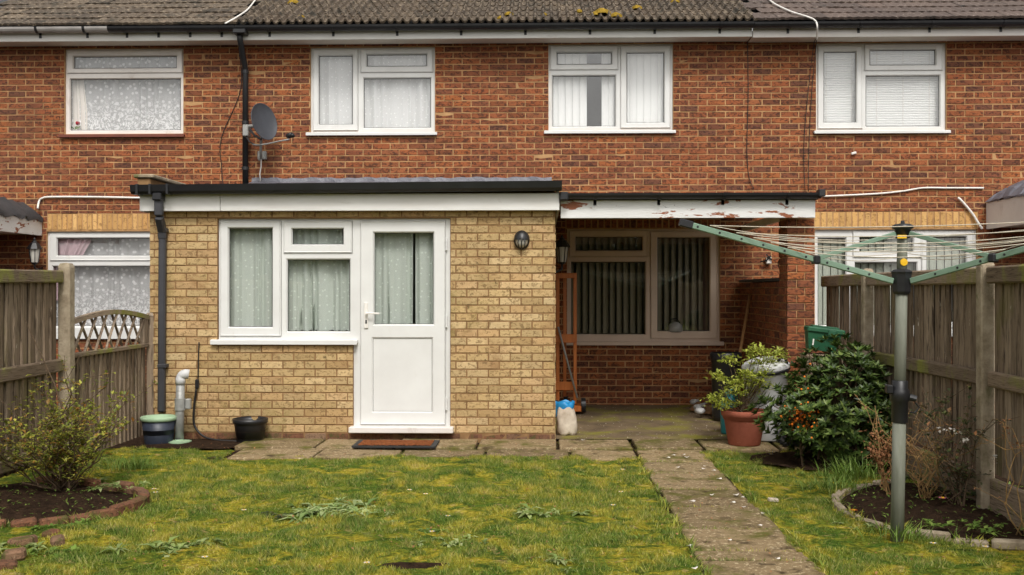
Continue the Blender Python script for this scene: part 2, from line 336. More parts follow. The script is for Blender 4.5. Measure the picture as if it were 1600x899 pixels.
def lawn_colour(N, L, pos):
    a = noise(N, L, pos, 5.5, 6, .68, .8); g = ramp(N, [(.36, c(80,98,38)), (.45, c(120,132,50)), (.52, c(174,166,56)), (.6, c(200,180,62)), (.68, c(214,194,120))]); L(a, g.inputs[0])
    b = noise(N, L, pos, 2.6, 5, .64, .4); k = ramp(N, [(.47, (0,0,0,1)), (.54, (1,1,1,1))]); L(b, k.inputs[0])
    col = mix(N, L, math_(N, L, 'MULTIPLY', k.outputs[0], .68), g.outputs[0], c(86,120,44))
    d = noise(N, L, pos, 9, 4, .6, .5); q = ramp(N, [(.6, (0,0,0,1)), (.68, (1,1,1,1))]); L(d, q.inputs[0]); return mix(N, L, math_(N, L, 'MULTIPLY', q.outputs[0], .65), col, c(206,178,122))
def m_lawn_():
    m, t, N, L = _m('mossy_lawn'); out = N('ShaderNodeOutputMaterial'); b = N('ShaderNodeBsdfPrincipled'); L(b.outputs[0], out.inputs[0])
    g = N('ShaderNodeNewGeometry'); pos = g.outputs['Position']; col = lawn_colour(N, L, pos)
    f = noise(N, L, pos, 38, 5, .7); rp = ramp(N, [(.35, c(70,66,28)), (.6, (1,1,1,1))]); L(f, rp.inputs[0]); col = mix(N, L, .7, col, rp.outputs[0], 'MULTIPLY')
    L(col, b.inputs['Base Color']); b.inputs['Roughness'].default_value = 1; b.inputs['Specular IOR Level'].default_value = .05
    bp = N('ShaderNodeBump'); bp.inputs['Strength'].default_value = 1; bp.inputs['Distance'].default_value = .03; L(noise(N, L, pos, 60, 5, .7), bp.inputs['Height']); L(bp.outputs[0], b.inputs['Normal']); return m
m_lawn = m_lawn_()
def m_blade_():
    m, t, N, L = _m('grass_blade'); out = N('ShaderNodeOutputMaterial'); r, pos = rand01(N, L); col = lawn_colour(N, L, pos)
    rr = ramp(N, [(0, c(72,104,44)), (.3, c(116,148,60)), (.55, c(170,186,88)), (.75, c(212,202,116)), (.9, c(234,216,158)), (1, c(92,130,52))]); L(r, rr.inputs[0]); col = mix(N, L, .38, col, rr.outputs[0])
    b = N('ShaderNodeBsdfPrincipled'); L(col, b.inputs['Base Color']); b.inputs['Roughness'].default_value = .6; b.inputs['Specular IOR Level'].default_value = .2
    tr = N('ShaderNodeBsdfTranslucent'); L(col, tr.inputs[0]); mx = N('ShaderNodeMixShader'); mx.inputs[0].default_value = .4; L(b.outputs[0], mx.inputs[1]); L(tr.outputs[0], mx.inputs[2]); L(mx.outputs[0], out.inputs[0]); return m
m_blade = m_blade_()
def m_glass_(name, tintc=(1,1,1,1), k=1.75):
    m, t, N, L = _m(name); out = N('ShaderNodeOutputMaterial'); g0 = N('ShaderNodeNewGeometry'); vm = N('ShaderNodeVectorMath'); vm.operation = 'DOT_PRODUCT'; L(g0.outputs['Normal'], vm.inputs[0]); L(g0.outputs['Incoming'], vm.inputs[1])
    cs = math_(N, L, 'SUBTRACT', 1.0, math_(N, L, 'ABSOLUTE', vm.outputs['Value'])); f5 = math_(N, L, 'ADD', .05, math_(N, L, 'MULTIPLY', math_(N, L, 'POWER', cs, 5.0), .6))
    a = N('ShaderNodeBsdfTransparent'); a.inputs[0].default_value = tintc; g = N('ShaderNodeBsdfGlossy'); g.inputs['Roughness'].default_value = .01
    mx = N('ShaderNodeMixShader'); L(math_(N, L, 'MULTIPLY', f5, k, True), mx.inputs[0]); L(a.outputs[0], mx.inputs[1]); L(g.outputs[0], mx.inputs[2]); L(mx.outputs[0], out.inputs[0]); return m
m_glass = m_glass_('window_glass')
def m_net_(name, col, alpha, kind):
    m, t, N, L = _m(name); out = N('ShaderNodeOutputMaterial'); g = N('ShaderNodeNewGeometry'); pos = g.outputs['Position']
    mp = N('ShaderNodeMapping'); L(pos, mp.inputs[0]); mp.inputs['Scale'].default_value = (1, .0, 1)
    fac = None; sx = N('ShaderNodeSeparateXYZ'); L(pos, sx.inputs[0]); cx = N('ShaderNodeCombineXYZ'); L(sx.outputs[0], cx.inputs[0]); L(sx.outputs[2], cx.inputs[1]); flat = cx.outputs[0]
    if kind == 'dots':
        v = N('ShaderNodeTexVoronoi'); v.voronoi_dimensions = '2D'; v.inputs['Scale'].default_value = 13; v.inputs['Randomness'].default_value = .75; L(flat, v.inputs['Vector'])
        fac = math_(N, L, 'LESS_THAN', v.outputs['Distance'], .11)
    elif kind == 'lace':
        n1 = noise(N, L, mp.outputs[0], 14, 2, .5, 3.5); r1 = ramp(N, [(.5, (0,0,0,1)), (.56, (1,1,1,1))]); L(n1, r1.inputs[0])
        v = N('ShaderNodeTexVoronoi'); v.voronoi_dimensions = '2D'; v.inputs['Scale'].default_value = 13; L(flat, v.inputs['Vector']); d = math_(N, L, 'LESS_THAN', v.outputs['Distance'], .22)
        s = N('ShaderNodeTexCoord'); xyz = N('ShaderNodeSeparateXYZ'); L(s.outputs['Generated'], xyz.inputs[0])
        low = N('ShaderNodeMapRange'); L(xyz.outputs[2], low.inputs[0]); low.inputs[1].default_value = .5; low.inputs[2].default_value = .15
        fac = math_(N, L, 'MAXIMUM', math_(N, L, 'MULTIPLY', r1.outputs[0], low.outputs[0]), math_(N, L, 'MULTIPLY', d, .7))
    d = N('ShaderNodeBsdfDiffuse'); d.inputs[0].default_value = col; tl = N('ShaderNodeBsdfTranslucent'); tl.inputs[0].default_value = col; tp = N('ShaderNodeBsdfTransparent')
    m1 = N('ShaderNodeMixShader'); m1.inputs[0].default_value = .08; L(d.outputs[0], m1.inputs[1]); L(tl.outputs[0], m1.inputs[2])
    m2 = N('ShaderNodeMixShader'); L(tp.outputs[0], m2.inputs[1]); L(m1.outputs[0], m2.inputs[2])
    if fac is not None:
        mr = N('ShaderNodeMapRange'); L(fac, mr.inputs[0]); mr.inputs[3].default_value = alpha; mr.inputs[4].default_value = 1; L(mr.outputs[0], m2.inputs[0])
    else: m2.inputs[0].default_value = alpha
    L(m2.outputs[0], out.inputs[0]); return m
m_dots = m_net_('dotted_net', c(246,247,246), .8, 'dots')
m_dots2 = m_net_('dotted_voile', c(222,231,221), .78, 'dots')
m_lace = m_net_('floral_lace', c(240,240,240), .52, 'lace')
m_mauve = m_net_('mauve_curtain', c(196,170,176), .95, None)
m_cream = m_net_('cream_curtain', c(236,230,222), .97, None)
m_vblind = m_net_('white_blind_fabric', c(246,247,245), .98, None)
m_gblind = m_net_('grey_green_blind_fabric', c(192,198,184), .97, None)
m_tblind = m_net_('taupe_blind_fabric', c(158,150,128), .97, None)
m_teal = M('teal_plastic', c(36,128,132), c(30,108,114), 8, rough=.45, bump=.05)
m_weed3 = leafmat('silvery_weed', [(0, c(112,138,74)), (.5, c(146,166,100)), (1, c(186,196,138))], .6, .3)
# ------------------------------------------------------------------ bricks
_bm = {}
def brick_mesh(name, mat, k):
    key = (name, mat.name, k)
    if key not in _bm:
        r = random.Random(k*31+len(name)); bx, bz = .016, .05; v = []
        j = lambda a: r.uniform(-a, a)
        for y, ix, iz in ((1, 0, 0), (.1, 0, 0), (0, bx, bz)):
            for sx, sz in ((-1,-1),(1,-1),(1,1),(-1,1)):
                v.append((sx*(.5-ix)+(j(.008) if y < 1 else 0), y+(j(.05) if y == 0 else 0), sz*(.5-iz)+(j(.02) if y < 1 else 0)))
        f = [(8,9,10,11)]
        for a in (0, 4):
            for q in range(4): f.append((a+q, a+(q+1)%4, a+4+(q+1)%4, a+4+q))
        me = bpy.data.meshes.new(name); me.from_pydata(v, [], f); me.materials.append(mat); _bm[key] = me
    return _bm[key]
CAMP = Vector((0, 0, H))
def lay(rect, hs, course, length, joint, off=0., a_from=None, z_from=None, min_a=.03, min_h=.018):
    """stretcher bond over rect (a0,a1,z0,z1) with holes cut out: list of brick rectangles"""
    a0, a1, z0, z1 = rect; out = []; k = 0; z = z0 if z_from is None else z_from
    while z < z1-.01:
        a = (a0 if a_from is None else a_from)-length*(1.5 if k % 2 else 1)+off
        while a < a1:
            r = [max(a, a0)+joint/2, min(a+length, a1)-joint/2, max(z, z0)+joint/2, min(z+course, z1)-joint/2]; a += length
            if r[1]-r[0] < min_a or r[3]-r[2] < min_h: continue
            ps = [r]
            for h in hs:
                nx = []
                for p in ps:
                    if p[1] <= h[0] or p[0] >= h[1] or p[3] <= h[2] or p[2] >= h[3]: nx.append(p); continue
                    if h[0]-p[0] > min_a: nx.append([p[0], h[0]-.004, p[2], p[3]])
                    if p[1]-h[1] > min_a: nx.append([h[1]+.004, p[1], p[2], p[3]])
                    b0, b1 = max(p[0], h[0]), min(p[1], h[1])
                    if h[2]-p[2] > min_h: nx.append([b0, b1, p[2], h[2]-.004])
                    if p[3]-h[3] > min_h: nx.append([b0, b1, h[3]+.004, p[3]])
                ps = nx
            out += ps
        z += course; k += 1
    return out
def place_bricks(parent, pieces, plane, mat, axis='y', face=-1, nobj=300, depth=.06, name='brick', prio=None, proud=.004):
    """the 300 that show largest as objects sharing meshes, the rest joined as one stuff part"""
    def ctr(p):
        a, z = (p[0]+p[1])/2, (p[2]+p[3])/2
        return Vector((a, plane, z)) if axis == 'y' else Vector((plane, a, z))
    prio = prio or (lambda p: 0)
    pieces = sorted(pieces, key=lambda p: (prio(p), -(p[1]-p[0])*(p[3]-p[2])/(ctr(p)-CAMP).length_squared))
    rz = 0 if axis == 'y' else (-math.pi/2 if face < 0 else math.pi/2)
    base = wl(parent); mb = MB()
    for i, p in enumerate(pieces):
        me = brick_mesh(name, mat, rng.randrange(10)); ce = ctr(p); o = rng.uniform(-proud, proud*.4)
        n = Vector((0, -1, 0)) if axis == 'y' else Vector((face, 0, 0))
        ce = ce-n*o; sc = (p[1]-p[0], depth, p[3]-p[2]); rot = Euler((0, rng.uniform(-.006, .006), 0)).to_matrix()
        if i < nobj and prio(p) < 5:
            ob = bpy.data.objects.new(name, me); COL.objects.link(ob); ob.parent = parent; ob.location = ce-base; ob.scale = sc; ob.rotation_euler = (0, rng.uniform(-.006, .006), rz)
        else:
            m = Matrix.Rotation(rz, 3, 'Z')
            mb.add([ce+m@(rot@Vector((v.co.x*sc[0], v.co.y*sc[1], v.co.z*sc[2]))) for v in me.vertices], [tuple(q.vertices) for q in me.polygons])
    if mb.v: mb.build('brick_remainder', mat, parent, kind='stuff')
def soldiers(parent, x0, x1, z0, z1, plane, n, mat, name='soldier_brick'):
    wd = (x1-x0)/n
    for i in range(n):
        me = brick_mesh(name, mat, 100+i % 6); o = bpy.data.objects.new(name, me); COL.objects.link(o); o.parent = parent
        o.rotation_euler = (0, math.pi/2, 0); o.scale = (z1-z0-.012, .06, wd-.017)
        o.location = Vector((x0+wd*(i+.5), plane+rng.uniform(-.003, .002), (z0+z1)/2))-wl(parent)
def prect(r, Y):
    u0, v0, u1, v1 = r; um = (u0+u1)/2
    return (ax(u0, Y), ax(u1, Y), az(v1, Y, um), az(v0, Y, um))

# ------------------------------------------------------------------ windows
def ring(mb, a, b, ya, yb):
    """sloping ring from rectangle a at depth ya to rectangle b at depth yb"""
    A = [(a[0],ya,a[2]),(a[1],ya,a[2]),(a[1],ya,a[3]),(a[0],ya,a[3])]; B = [(b[0],yb,b[2]),(b[1],yb,b[2]),(b[1],yb,b[3]),(b[0],yb,b[3])]
    mb.add(A+B, [(i, (i+1) % 4, 4+(i+1) % 4, 4+i) for i in range(4)])
def inset(r, d): return (r[0]+d, r[1]-d, r[2]+d, r[3]-d)
def window(parent, outer, Y, cells, mat, sill=None, sillmat=None, name='window', label=None, seam=None):
    O = prect(outer, Y); fr = MB(); hs = []; gk = MB()
    for ce in cells: hs.append(prect(ce.get('s') or ce['p'], Y))
    fr.holes(*O, hs, Y, Y+.075)
    for ce in cells:
        if not ce.get('s'):
            P = prect(ce['p'], Y); ring(fr, P, inset(P, .012), Y-.0005, Y+.02)
    w_ = fr.build(name, mat, parent); tag(w_, label)
    for ce in cells:
        P = prect(ce['p'], Y)
        if ce.get('s'):
            s_ = MB(); SS = inset(prect(ce['s'], Y), .004); s_.holes(*SS, [P], Y-.012, Y+.05); ring(s_, P, inset(P, .012), Y-.0125, Y+.014)
            ring(s_, inset(SS, -.0005), inset(SS, .007), Y-.006, Y-.018); ring(s_, inset(SS, .007), inset(SS, .014), Y-.018, Y-.0125)
            s_.build('casement', mat, w_); yp = Y+.014
        else: yp = Y+.02
        G = inset(P, .012); ring(gk, G, inset(G, .006), yp+.001, yp+.004)
        MB().box(*(G[0]+.001, G[1]-.001), yp+.006, yp+.012, G[2]+.001, G[3]-.001).build('pane', m_glass, w_)
    gk.build('gasket', m_rubber, w_)
    if sill:
        X = prect(sill, Y-.07); b = MB(); b.box(X[0], X[1], Y-.085, Y+.03, X[2]+.012, X[3], .006); b.box(X[0], X[1], Y-.09, Y-.072, X[2], X[3]-.003, .004); b.build('sill', sillmat or mat, w_)
    return w_, O
def room(parent, O, Y, depth=1.5, mat=None):
    e = .05; x0, x1, z0, z1 = O[0]-e, O[1]+e, O[2]-e, O[3]+.02; mb = MB()
    v = [(x0,Y,z0),(x1,Y,z0),(x1,Y,z1),(x0,Y,z1),(x0-.3,Y+depth,z0-.3),(x1+.3,Y+depth,z0-.3),(x1+.3,Y+depth,z1+.1),(x0-.3,Y+depth,z1+.1)]
    mb.add(v, [(4,5,6,7),(0,1,5,4),(1,2,6,5),(2,3,7,6),(3,0,4,7)]); return mb.build('room', mat or m_room, parent)
def curtain(name, r, Y, mat, folds, amp, label, cat='curtain', nx=None, hem=0, gather=0, group=None):
    x0, x1, z0, z1 = prect(r, Y); nx = nx or folds*8; nz = 7; V = []; ph = [rng.uniform(-.9, .9) for _ in range(folds+2)]
    for k in range(nz+1):
        t = k/nz; z = z0+(z1-z0)*t
        for i in range(nx+1):
            s = i/nx; q = (s+.35/folds*math.sin(s*folds*1.37+ph[0]*9)+.2/folds*math.sin(s*folds*2.9))*folds; q = min(max(q, 0), folds-1e-4); p = ph[int(q)]*(1-(q % 1))+ph[int(q)+1]*(q % 1)
            a = amp*(1-.3*t); x = x0+(x1-x0)*s+.35*a*math.sin(4*math.pi*q+p)
            if gather: x = x0+(x-x0)*(1-gather*min(1, (1-t)*1.5)**1.2)
            V.append((x, Y+a*math.sin(2*math.pi*q+p)+.5*a*math.sin(5.1*q+3*p), z+(hem*math.sin(2*math.pi*q*1.0+p)*(1-t) if hem else 0)))
    F = [(k*(nx+1)+i, k*(nx+1)+i+1, (k+1)*(nx+1)+i+1, (k+1)*(nx+1)+i) for k in range(nz) for i in range(nx)]
    base = ((x0+x1)/2, Y, z0); o = np_mesh(name, np.array(V, float), np.array(F), mat, smooth=True, origin=base); return tag(o, label, cat, group)
def vertical_blind(r, Y, n, mat, label, ang=.3, wfac=.95, skip=(), group=None, slant=0):
    x0, x1, z0, z1 = prect(r, Y); root = empty('vertical_blind', ((x0+x1)/2, Y, z0), label, 'blind', group); wd = (x1-x0)/n
    MB().box(x0, x1, Y-.02, Y+.02, z1, z1+.03).build('head_rail', m_white, root)
    for i in range(n):
        if i in skip: continue
        a = ang+rng.uniform(-.1, .1); h = wd*wfac/2; cx = x0+wd*(i+.5); mb = MB(); vs = []
        for z in (z0+rng.uniform(0, .01), z1):
            for s in (-1, -.33, .33, 1): vs.append((cx+s*h*math.cos(a), Y+s*h*math.sin(a)-.006*(1-s*s)*2, z))
        mb.add(vs, [(0,1,5,4),(1,2,6,5),(2,3,7,6)]); mb.build('slat', mat, root, smooth=True)
    return root

# ------------------------------------------------------------------ the ground
YW = 12.7
gm = MB(); gm.add([(-60,-60,-.09),(60,-60,-.09),(60,60,-.09),(-60,60,-.09)], [(0,1,2,3)])
tag(gm.build('ground', m_soil), kind='structure')
bedL = (-3.87, 6.85, 1.12, .72); bedR = (2.9, 6.86, .87, .94)
def in_ell(x, y, e, k=1.): return ((x-e[0])/(e[2]*k))**2+((y-e[1])/(e[3]*k))**2 < 1
def lawn_h(x, y): return .012+.03*(vnoise(x, y, 1.3, 1)-.5)+.03*(vnoise(x, y, 4.5, 2)-.5)
def grid_sheet(name, x0, x1, y0, y1, d, hf, mat, kind='structure'):
    nx, ny = max(2, round((x1-x0)/d)), max(2, round((y1-y0)/d)); xs, ys = np.linspace(x0, x1, nx+1), np.linspace(y0, y1, ny+1)
    X, Y = np.meshgrid(xs, ys); V = np.stack([X.ravel(), Y.ravel(), hf(X, Y).ravel()], 1)
    F = np.array([(k*(nx+1)+i, k*(nx+1)+i+1, (k+1)*(nx+1)+i+1, (k+1)*(nx+1)+i) for k in range(ny) for i in range(nx)])
    return tag(np_mesh(name, V, F, mat, smooth=True), kind=kind)
def bed_dip(X, Y):
    z = lawn_h(X, Y)
    for e in (bedL, bedR):
        d = ((X-e[0])/e[2])**2+((Y-e[1])/e[3])**2; z = np.where(d < 1.0, -.06, z)
    paved = ((X > -2.78) & (X < 1.0) & (Y > 8.97)) | ((X > 1.0) & (Y > 9.36)) | ((X <= -2.78) & (Y > 9.46)); return np.where(paved, -.055, z)
grid_sheet('lawn', -4.4, .84, -8, 9.66, .09, bed_dip, m_lawn)
grid_sheet('lawn', 1.44, 3.4, -8, 9.66, .09, bed_dip, m_lawn)
def bed_soil(e, name):
    n = 20; V = []; F = []
    for i in range(n+1):
        for k in range(32):
            a = 2*math.pi*k/32; r = i/n; x, y = e[0]+e[2]*r*math.cos(a)*1.0, e[1]+e[3]*r*math.sin(a)
            V.append((x, y, .02+.05*(1-r*r)+.035*(float(vnoise(x, y, 9, 4))-.5)+.05*(float(vnoise(x, y, 24, 5))-.5)))
    for i in range(n):
        for k in range(32): F.append((i*32+k, i*32+(k+1) % 32, (i+1)*32+(k+1) % 32, (i+1)*32+k))
    return tag(np_mesh(name, np.array(V), np.array(F), m_soil, smooth=True), kind='structure')
bl = bed_soil(bedL, 'flower_bed'); br = bed_soil(bedR, 'flower_bed'); bed_soil((2.5, 8.78, .72, .5), 'flower_bed')
# edging bricks of the left bed, laid round the curve
n = 19
for i in range(n):
    a = -1.62+3.05*i/(n-1); x, y = bedL[0]+(bedL[2]+.03)*math.cos(a), bedL[1]+(bedL[3]+.03)*math.sin(a)
    tx, ty = -math.sin(a)*bedL[2], math.cos(a)*bedL[3]; rz = math.atan2(ty, tx)
    m = Euler((rng.uniform(-.12, .12), rng.uniform(-.08, .08), rz+rng.uniform(-.12, .12))).to_matrix()
    MB().obox((x, y, .03+rng.uniform(-.022, .012)), (.088*rng.uniform(.8, 1.05), .036, .04), m, .01).build('edging_brick', m_edge, bl)
n = 15
for i in range(n):
    a = math.pi*.62+math.pi*1.02*i/(n-1); x, y = bedR[0]+(bedR[2]+.03)*math.cos(a), bedR[1]+(bedR[3]+.03)*math.sin(a)
    rz = math.atan2(math.cos(a)*bedR[3], -math.sin(a)*bedR[2])
    m = Euler((rng.uniform(-.08, .08), rng.uniform(-.05, .05), rz+rng.uniform(-.05, .05))).to_matrix()
    MB().obox((x, y, .012+rng.uniform(-.018, .012)), (.11*rng.uniform(.8, 1), .026, .03), m, .012).build('edging_block', m_concrete, br)
# the path and the paved strip
path = empty('garden_path', (1.16, 7, 0), kind='structure')
MB().box(.8, 1.52, -8, 9.42, -.05, -.012).build('bedding', m_soil, path)
ys = [9.41, 8.78, 8.17, 7.56, 6.92, 6.30, 5.78, 5.58, 4.98, 4.37, 3.76]
def slab(parent, x0, x1, y0, y1, z=.012, label=None, mat=m_slab):
    m = Euler((rng.uniform(-.012, .012), rng.uniform(-.012, .012), rng.uniform(-.01, .01))).to_matrix(); g = .015
    o = MB().obox(((x0+x1)/2, (y0+y1)/2, z-.02+rng.uniform(-.005, .005)), ((x1-x0)/2-g, (y1-y0)/2-g, .024), m, .008).build('paving_slab', mat, parent)
    return tag(o, label)
for i in range(len(ys)-1): slab(path, .85+rng.uniform(-.015, .015), 1.47+rng.uniform(-.015, .015), ys[i+1], ys[i])
strip = empty('paved_strip', (-1, 9.5, 0), kind='structure')
MB().box(-3.9, 3.3, 8.9, 10.2, -.06, -.014).build('bedding', m_soil, strip)
xs = [-2.86, -2.1, -1.36, -.6, .16, .86]
for i in range(5):
    slab(strip, xs[i], xs[i+1], 9.42, 10.0, .02); slab(strip, xs[i]+.1, xs[i+1]+(.1 if i < 4 else 0), 8.86, 9.41, .014)
slab(strip, .87, 1.5, 9.43, 10.02, .028, 'pale paving slab')
slab(strip, 1.51, 2.2, 9.43, 10.02, .016); slab(strip, 2.21, 2.9, 9.43, 10.02, .016)
def fl(X, Y): return .02+.042*np.clip((Y-10.0)/2.7, 0, 1)+.012*(vnoise(X, Y, 2, 3)-.5)
grid_sheet('concrete_floor', .15, 2.6, 10.03, 12.74, .12, fl, m_floor)
grid_sheet('dirt_strip', -3.86, -2.86, 9.4, 10.0, .06, lambda X, Y: .012+.02*(vnoise(X, Y, 6, 3)-.5), m_soil)

# ------------------------------------------------------------------ the terrace: three houses
XB1, XB2 = ax(383, YW), ax(1168, YW)
houses = [empty('brick_house', (-5.2, YW, 0), 'left end of the terrace with pale grey gutter and lace curtained windows', 'house', 'houses of the brick terrace'),
          empty('brick_house', (-.6, YW, 0), 'middle red brick house with yellow brick extension and peeling canopy against it', 'house', 'houses of the brick terrace'),
          empty('brick_house', (4.6, YW, 0), 'right red brick house with slatted blind in its upper window above the right fence', 'house', 'houses of the brick terrace')]
HX = [(-7.6, XB1), (XB1, XB2), (XB2, 7.6)]
YF = YW+.04
W = {}
W['a'] = dict(h=0, o=(103, 77, 288, 210), cells=[dict(p=(114, 87, 277, 108), s=(105, 79, 286, 115)), dict(p=(108, 122, 283, 205))], m=m_ivory, sill=(92, 210, 288, 215), sm=m_redsill)
W['b'] = dict(h=1, o=(486, 75, 680, 208), cells=[dict(p=(497, 86, 552, 196), s=(489, 77, 560, 205)), dict(p=(572, 84, 668, 105), s=(563, 77, 677, 114)), dict(p=(567, 121, 674, 201))], m=m_upvc, sill=(478, 207, 683, 212), sm=None)
W['c'] = dict(h=1, o=(857, 70, 1051, 205), cells=[dict(p=(869, 81, 957, 102), s=(859, 72, 966, 110)), dict(p=(862, 117, 963, 199)), dict(p=(978, 81, 1039, 193), s=(969, 72, 1048, 201))], m=m_upvc, sill=(850, 204, 1056, 209), sm=None)
W['d'] = dict(h=2, o=(1274, 68, 1477, 205), cells=[dict(p=(1286, 80, 1339, 193), s=(1277, 71, 1348, 202)), dict(p=(1358, 77, 1463, 103), s=(1350, 69, 1473, 111)), dict(p=(1352, 117, 1470, 199))], m=m_upvc, sill=(1272, 204, 1485, 209), sm=None)
W['e'] = dict(h=1, o=(886, 358, 1124, 535), cells=[dict(p=(898, 369, 1005, 393), s=(889, 360, 1013, 402)), dict(p=(891, 408, 1010, 524)), dict(p=(1026, 370, 1110, 519), s=(1016, 361, 1121, 530))], m=m_taupe, sill=(880, 534, 1131, 540), sm=m_taupe)
W['f'] = dict(h=0, o=(75, 362, 262, 520), cells=[dict(p=(88, 371, 250, 401), s=(78, 364, 259, 408)), dict(p=(81, 415, 256, 511))], m=m_upvc, sill=(66, 512, 268, 530), sm=None)
W['g'] = dict(h=2, o=(1272, 359, 1525, 520), cells=[dict(p=(1277, 371, 1323, 510)), dict(p=(1342, 369, 1428, 395), s=(1332, 361, 1440, 403)), dict(p=(1335, 409, 1434, 510)), dict(p=(1447, 369, 1511, 505), s=(1439, 361, 1521, 513))], m=m_upvc, sill=(1266, 519, 1530, 526), sm=None)
allholes = []
for k, d in W.items(): d['O'] = prect(d['o'], YF); allholes.append(d['O'])
EX0, EX1 = ax(233, 10), ax(868, 10)
lint = [(prect((74, 334, 262, 360), YW), 0, 24, m_soldier), (prect((1272, 331, 1528, 357), YW), 2, 26, m_soldier), (prect((884, 343, 1126, 357), YW), 1, 24, m_red)]
ZE = az(64, 12.7)
for hi, (x0, x1) in enumerate(HX):
    MB().holes(x0, x1, -.05, ZE+.1, [o for o in allholes if x0 < (o[0]+o[1])/2 < x1], YW+.0035, YW+.125).build('wall', m_mortar, houses[hi])
course = .0752; blen = .2245
hidden = (EX0+.02, EX1-.03, -.1, 2.62)
pieces = lay((-7.6, 7.6, 0, ZE+.03), allholes+[hidden]+[l[0] for l in lint], course, blen, .0115)
def wprio(p):
    x, z = (p[0]+p[1])/2, (p[2]+p[3])/2
    if abs(x) > 6.6: return 9
    if z < 1.5 and (x < -3.8 or x > 2.5): return 8
    if .1 < x < 2.46 and 2.15 < z < 2.62: return 7
    return 0
for hi, (x0, x1) in enumerate(HX):
    place_bricks(houses[hi], [p for p in pieces if x0 <= (p[0]+p[1])/2 < x1], YW, m_red, prio=wprio)
for r, hi, n, mt in lint: soldiers(houses[hi], *r, YW-.001, n, mt)
for k, d in W.items():
    wv, O = window(houses[d['h']], d['o'], YF, d['cells'], d['m'], d['sill'], d['sm']); room(houses[d['h']], O, YW+.12)
# eaves: soffit, fascia, gutter, roof
sg = [(-7.6, XB1-.6, 0), (XB1-.6, XB1, 0), (XB1, XB2, 1), (XB2, 7.6, 2)]
zb, zt = az(60, 12.4), az(46, 12.4)
for hi, (x0, x1) in enumerate(HX):
    dz = -.012 if hi == 2 else 0; g = .004
    MB().box(x0+g, x1-g, 12.4, 12.425, zb+dz, zt, .004).build('fascia_board', m_fascia if hi < 2 else m_ivory, houses[hi])
    MB().box(x0+g, x1-g, 12.43, YW+.003, zb+.012+dz, zb+.022+dz).build('soffit', m_soffit, houses[hi])
def gutter(parent, x0, x1, Y, z, r, mat, name='gutter', slope=0, nb=0, clips=True, capped=False):
    """half-round gutter with its brackets; z is the rim height at x0"""
    mb = MB(); n = 9; vs = []
    for x in (x0, x1):
        for rr in (r, r-.006):
            for k in range(n):
                a = math.pi+math.pi*k/(n-1); vs.append((x, Y+rr*math.cos(a), z+slope*(x-x0)+rr*math.sin(a)))
    fs = []
    for k in range(n-1):
        fs += [(k, k+1, 2*n+k+1, 2*n+k), (n+k+1, n+k, 3*n+k, 3*n+k+1)]
    fs += [(0, 2*n, 3*n, n), (n-1, 2*n-1, 4*n-1, 3*n-1)]
    fs += [tuple(range(n)), tuple(range(2*n, 3*n))]
    mb.add(vs, fs); g = mb.build(name, mat, parent, smooth=False)
    for i in range(nb):
        x = x0+(x1-x0)*(i+.5)/nb; zz = z+slope*(x-x0); b = MB(); pts = [(x, Y+(r+.006)*math.cos(a), zz+(r+.006)*math.sin(a)) for a in [math.pi+math.pi*q/8 for q in range(9)]]
        for p, q in zip(pts, pts[1:]): b.bar(p, q, .006, .03, up=(1,0,0))
        b.box(x-.015, x+.015, Y+r, Y+r+.02, zz-.11, zz+.01); b.build('gutter_bracket', m_black, parent)
    return g
zg = az(38.5, 12.33)
gutter(houses[0], -7.6, ax(170, 12.33), 12.33, zg, .062, m_greygutter, nb=4)
gutter(houses[0], ax(170, 12.33)+.002, XB1-.004, 12.33, zg, .064, m_black, nb=4)
gutter(houses[1], XB1, XB2-.004, 12.33, zg, .064, m_black, nb=8)
gutter(houses[2], XB2, 7.6, 12.33, zg-.005, .064, m_black, nb=6)
PITCH = R(26); gauge = .325
def tile_mesh(kind):
    L = .40; wd = .298; V, F = [], []; n = 18 if kind == 'pan' else 12
    prof = []
    for i in range(n+1):
        s = i/n
        if kind == 'pan': h = .031*max(0, math.sin(s*3*2*math.pi))+.008*math.sin(s*6*math.pi)
        else:
            q = (s*3) % 1; h = .009*math.sin(math.pi*q)**2
        prof.append((-wd/2+wd*s, h))
    for y, zo in ((0, 0), (L, -.014)):
        for x, h in prof: V.append((x, y, h+zo+.028))
    for x, h in prof: V.append((x, .004, h*.9+.0))
    m = n+1
    for i in range(n): F.append((i, i+1, m+i+1, m+i)); F.append((2*m+i, 2*m+i+1, i+1, i))
    me = bpy.data.meshes.new('roof_tile'); me.from_pydata(V, [], F); me.materials.append(m_tile if kind == 'pan' else m_tile2); return me
tpan, tflat, tflat2 = tile_mesh('pan'), tile_mesh('flat'), tile_mesh('flat'); tflat2.materials[0] = m_tile
cosp, sinp = math.cos(PITCH), math.sin(PITCH)
Y0, Z0 = 12.36, az(35, 12.36)
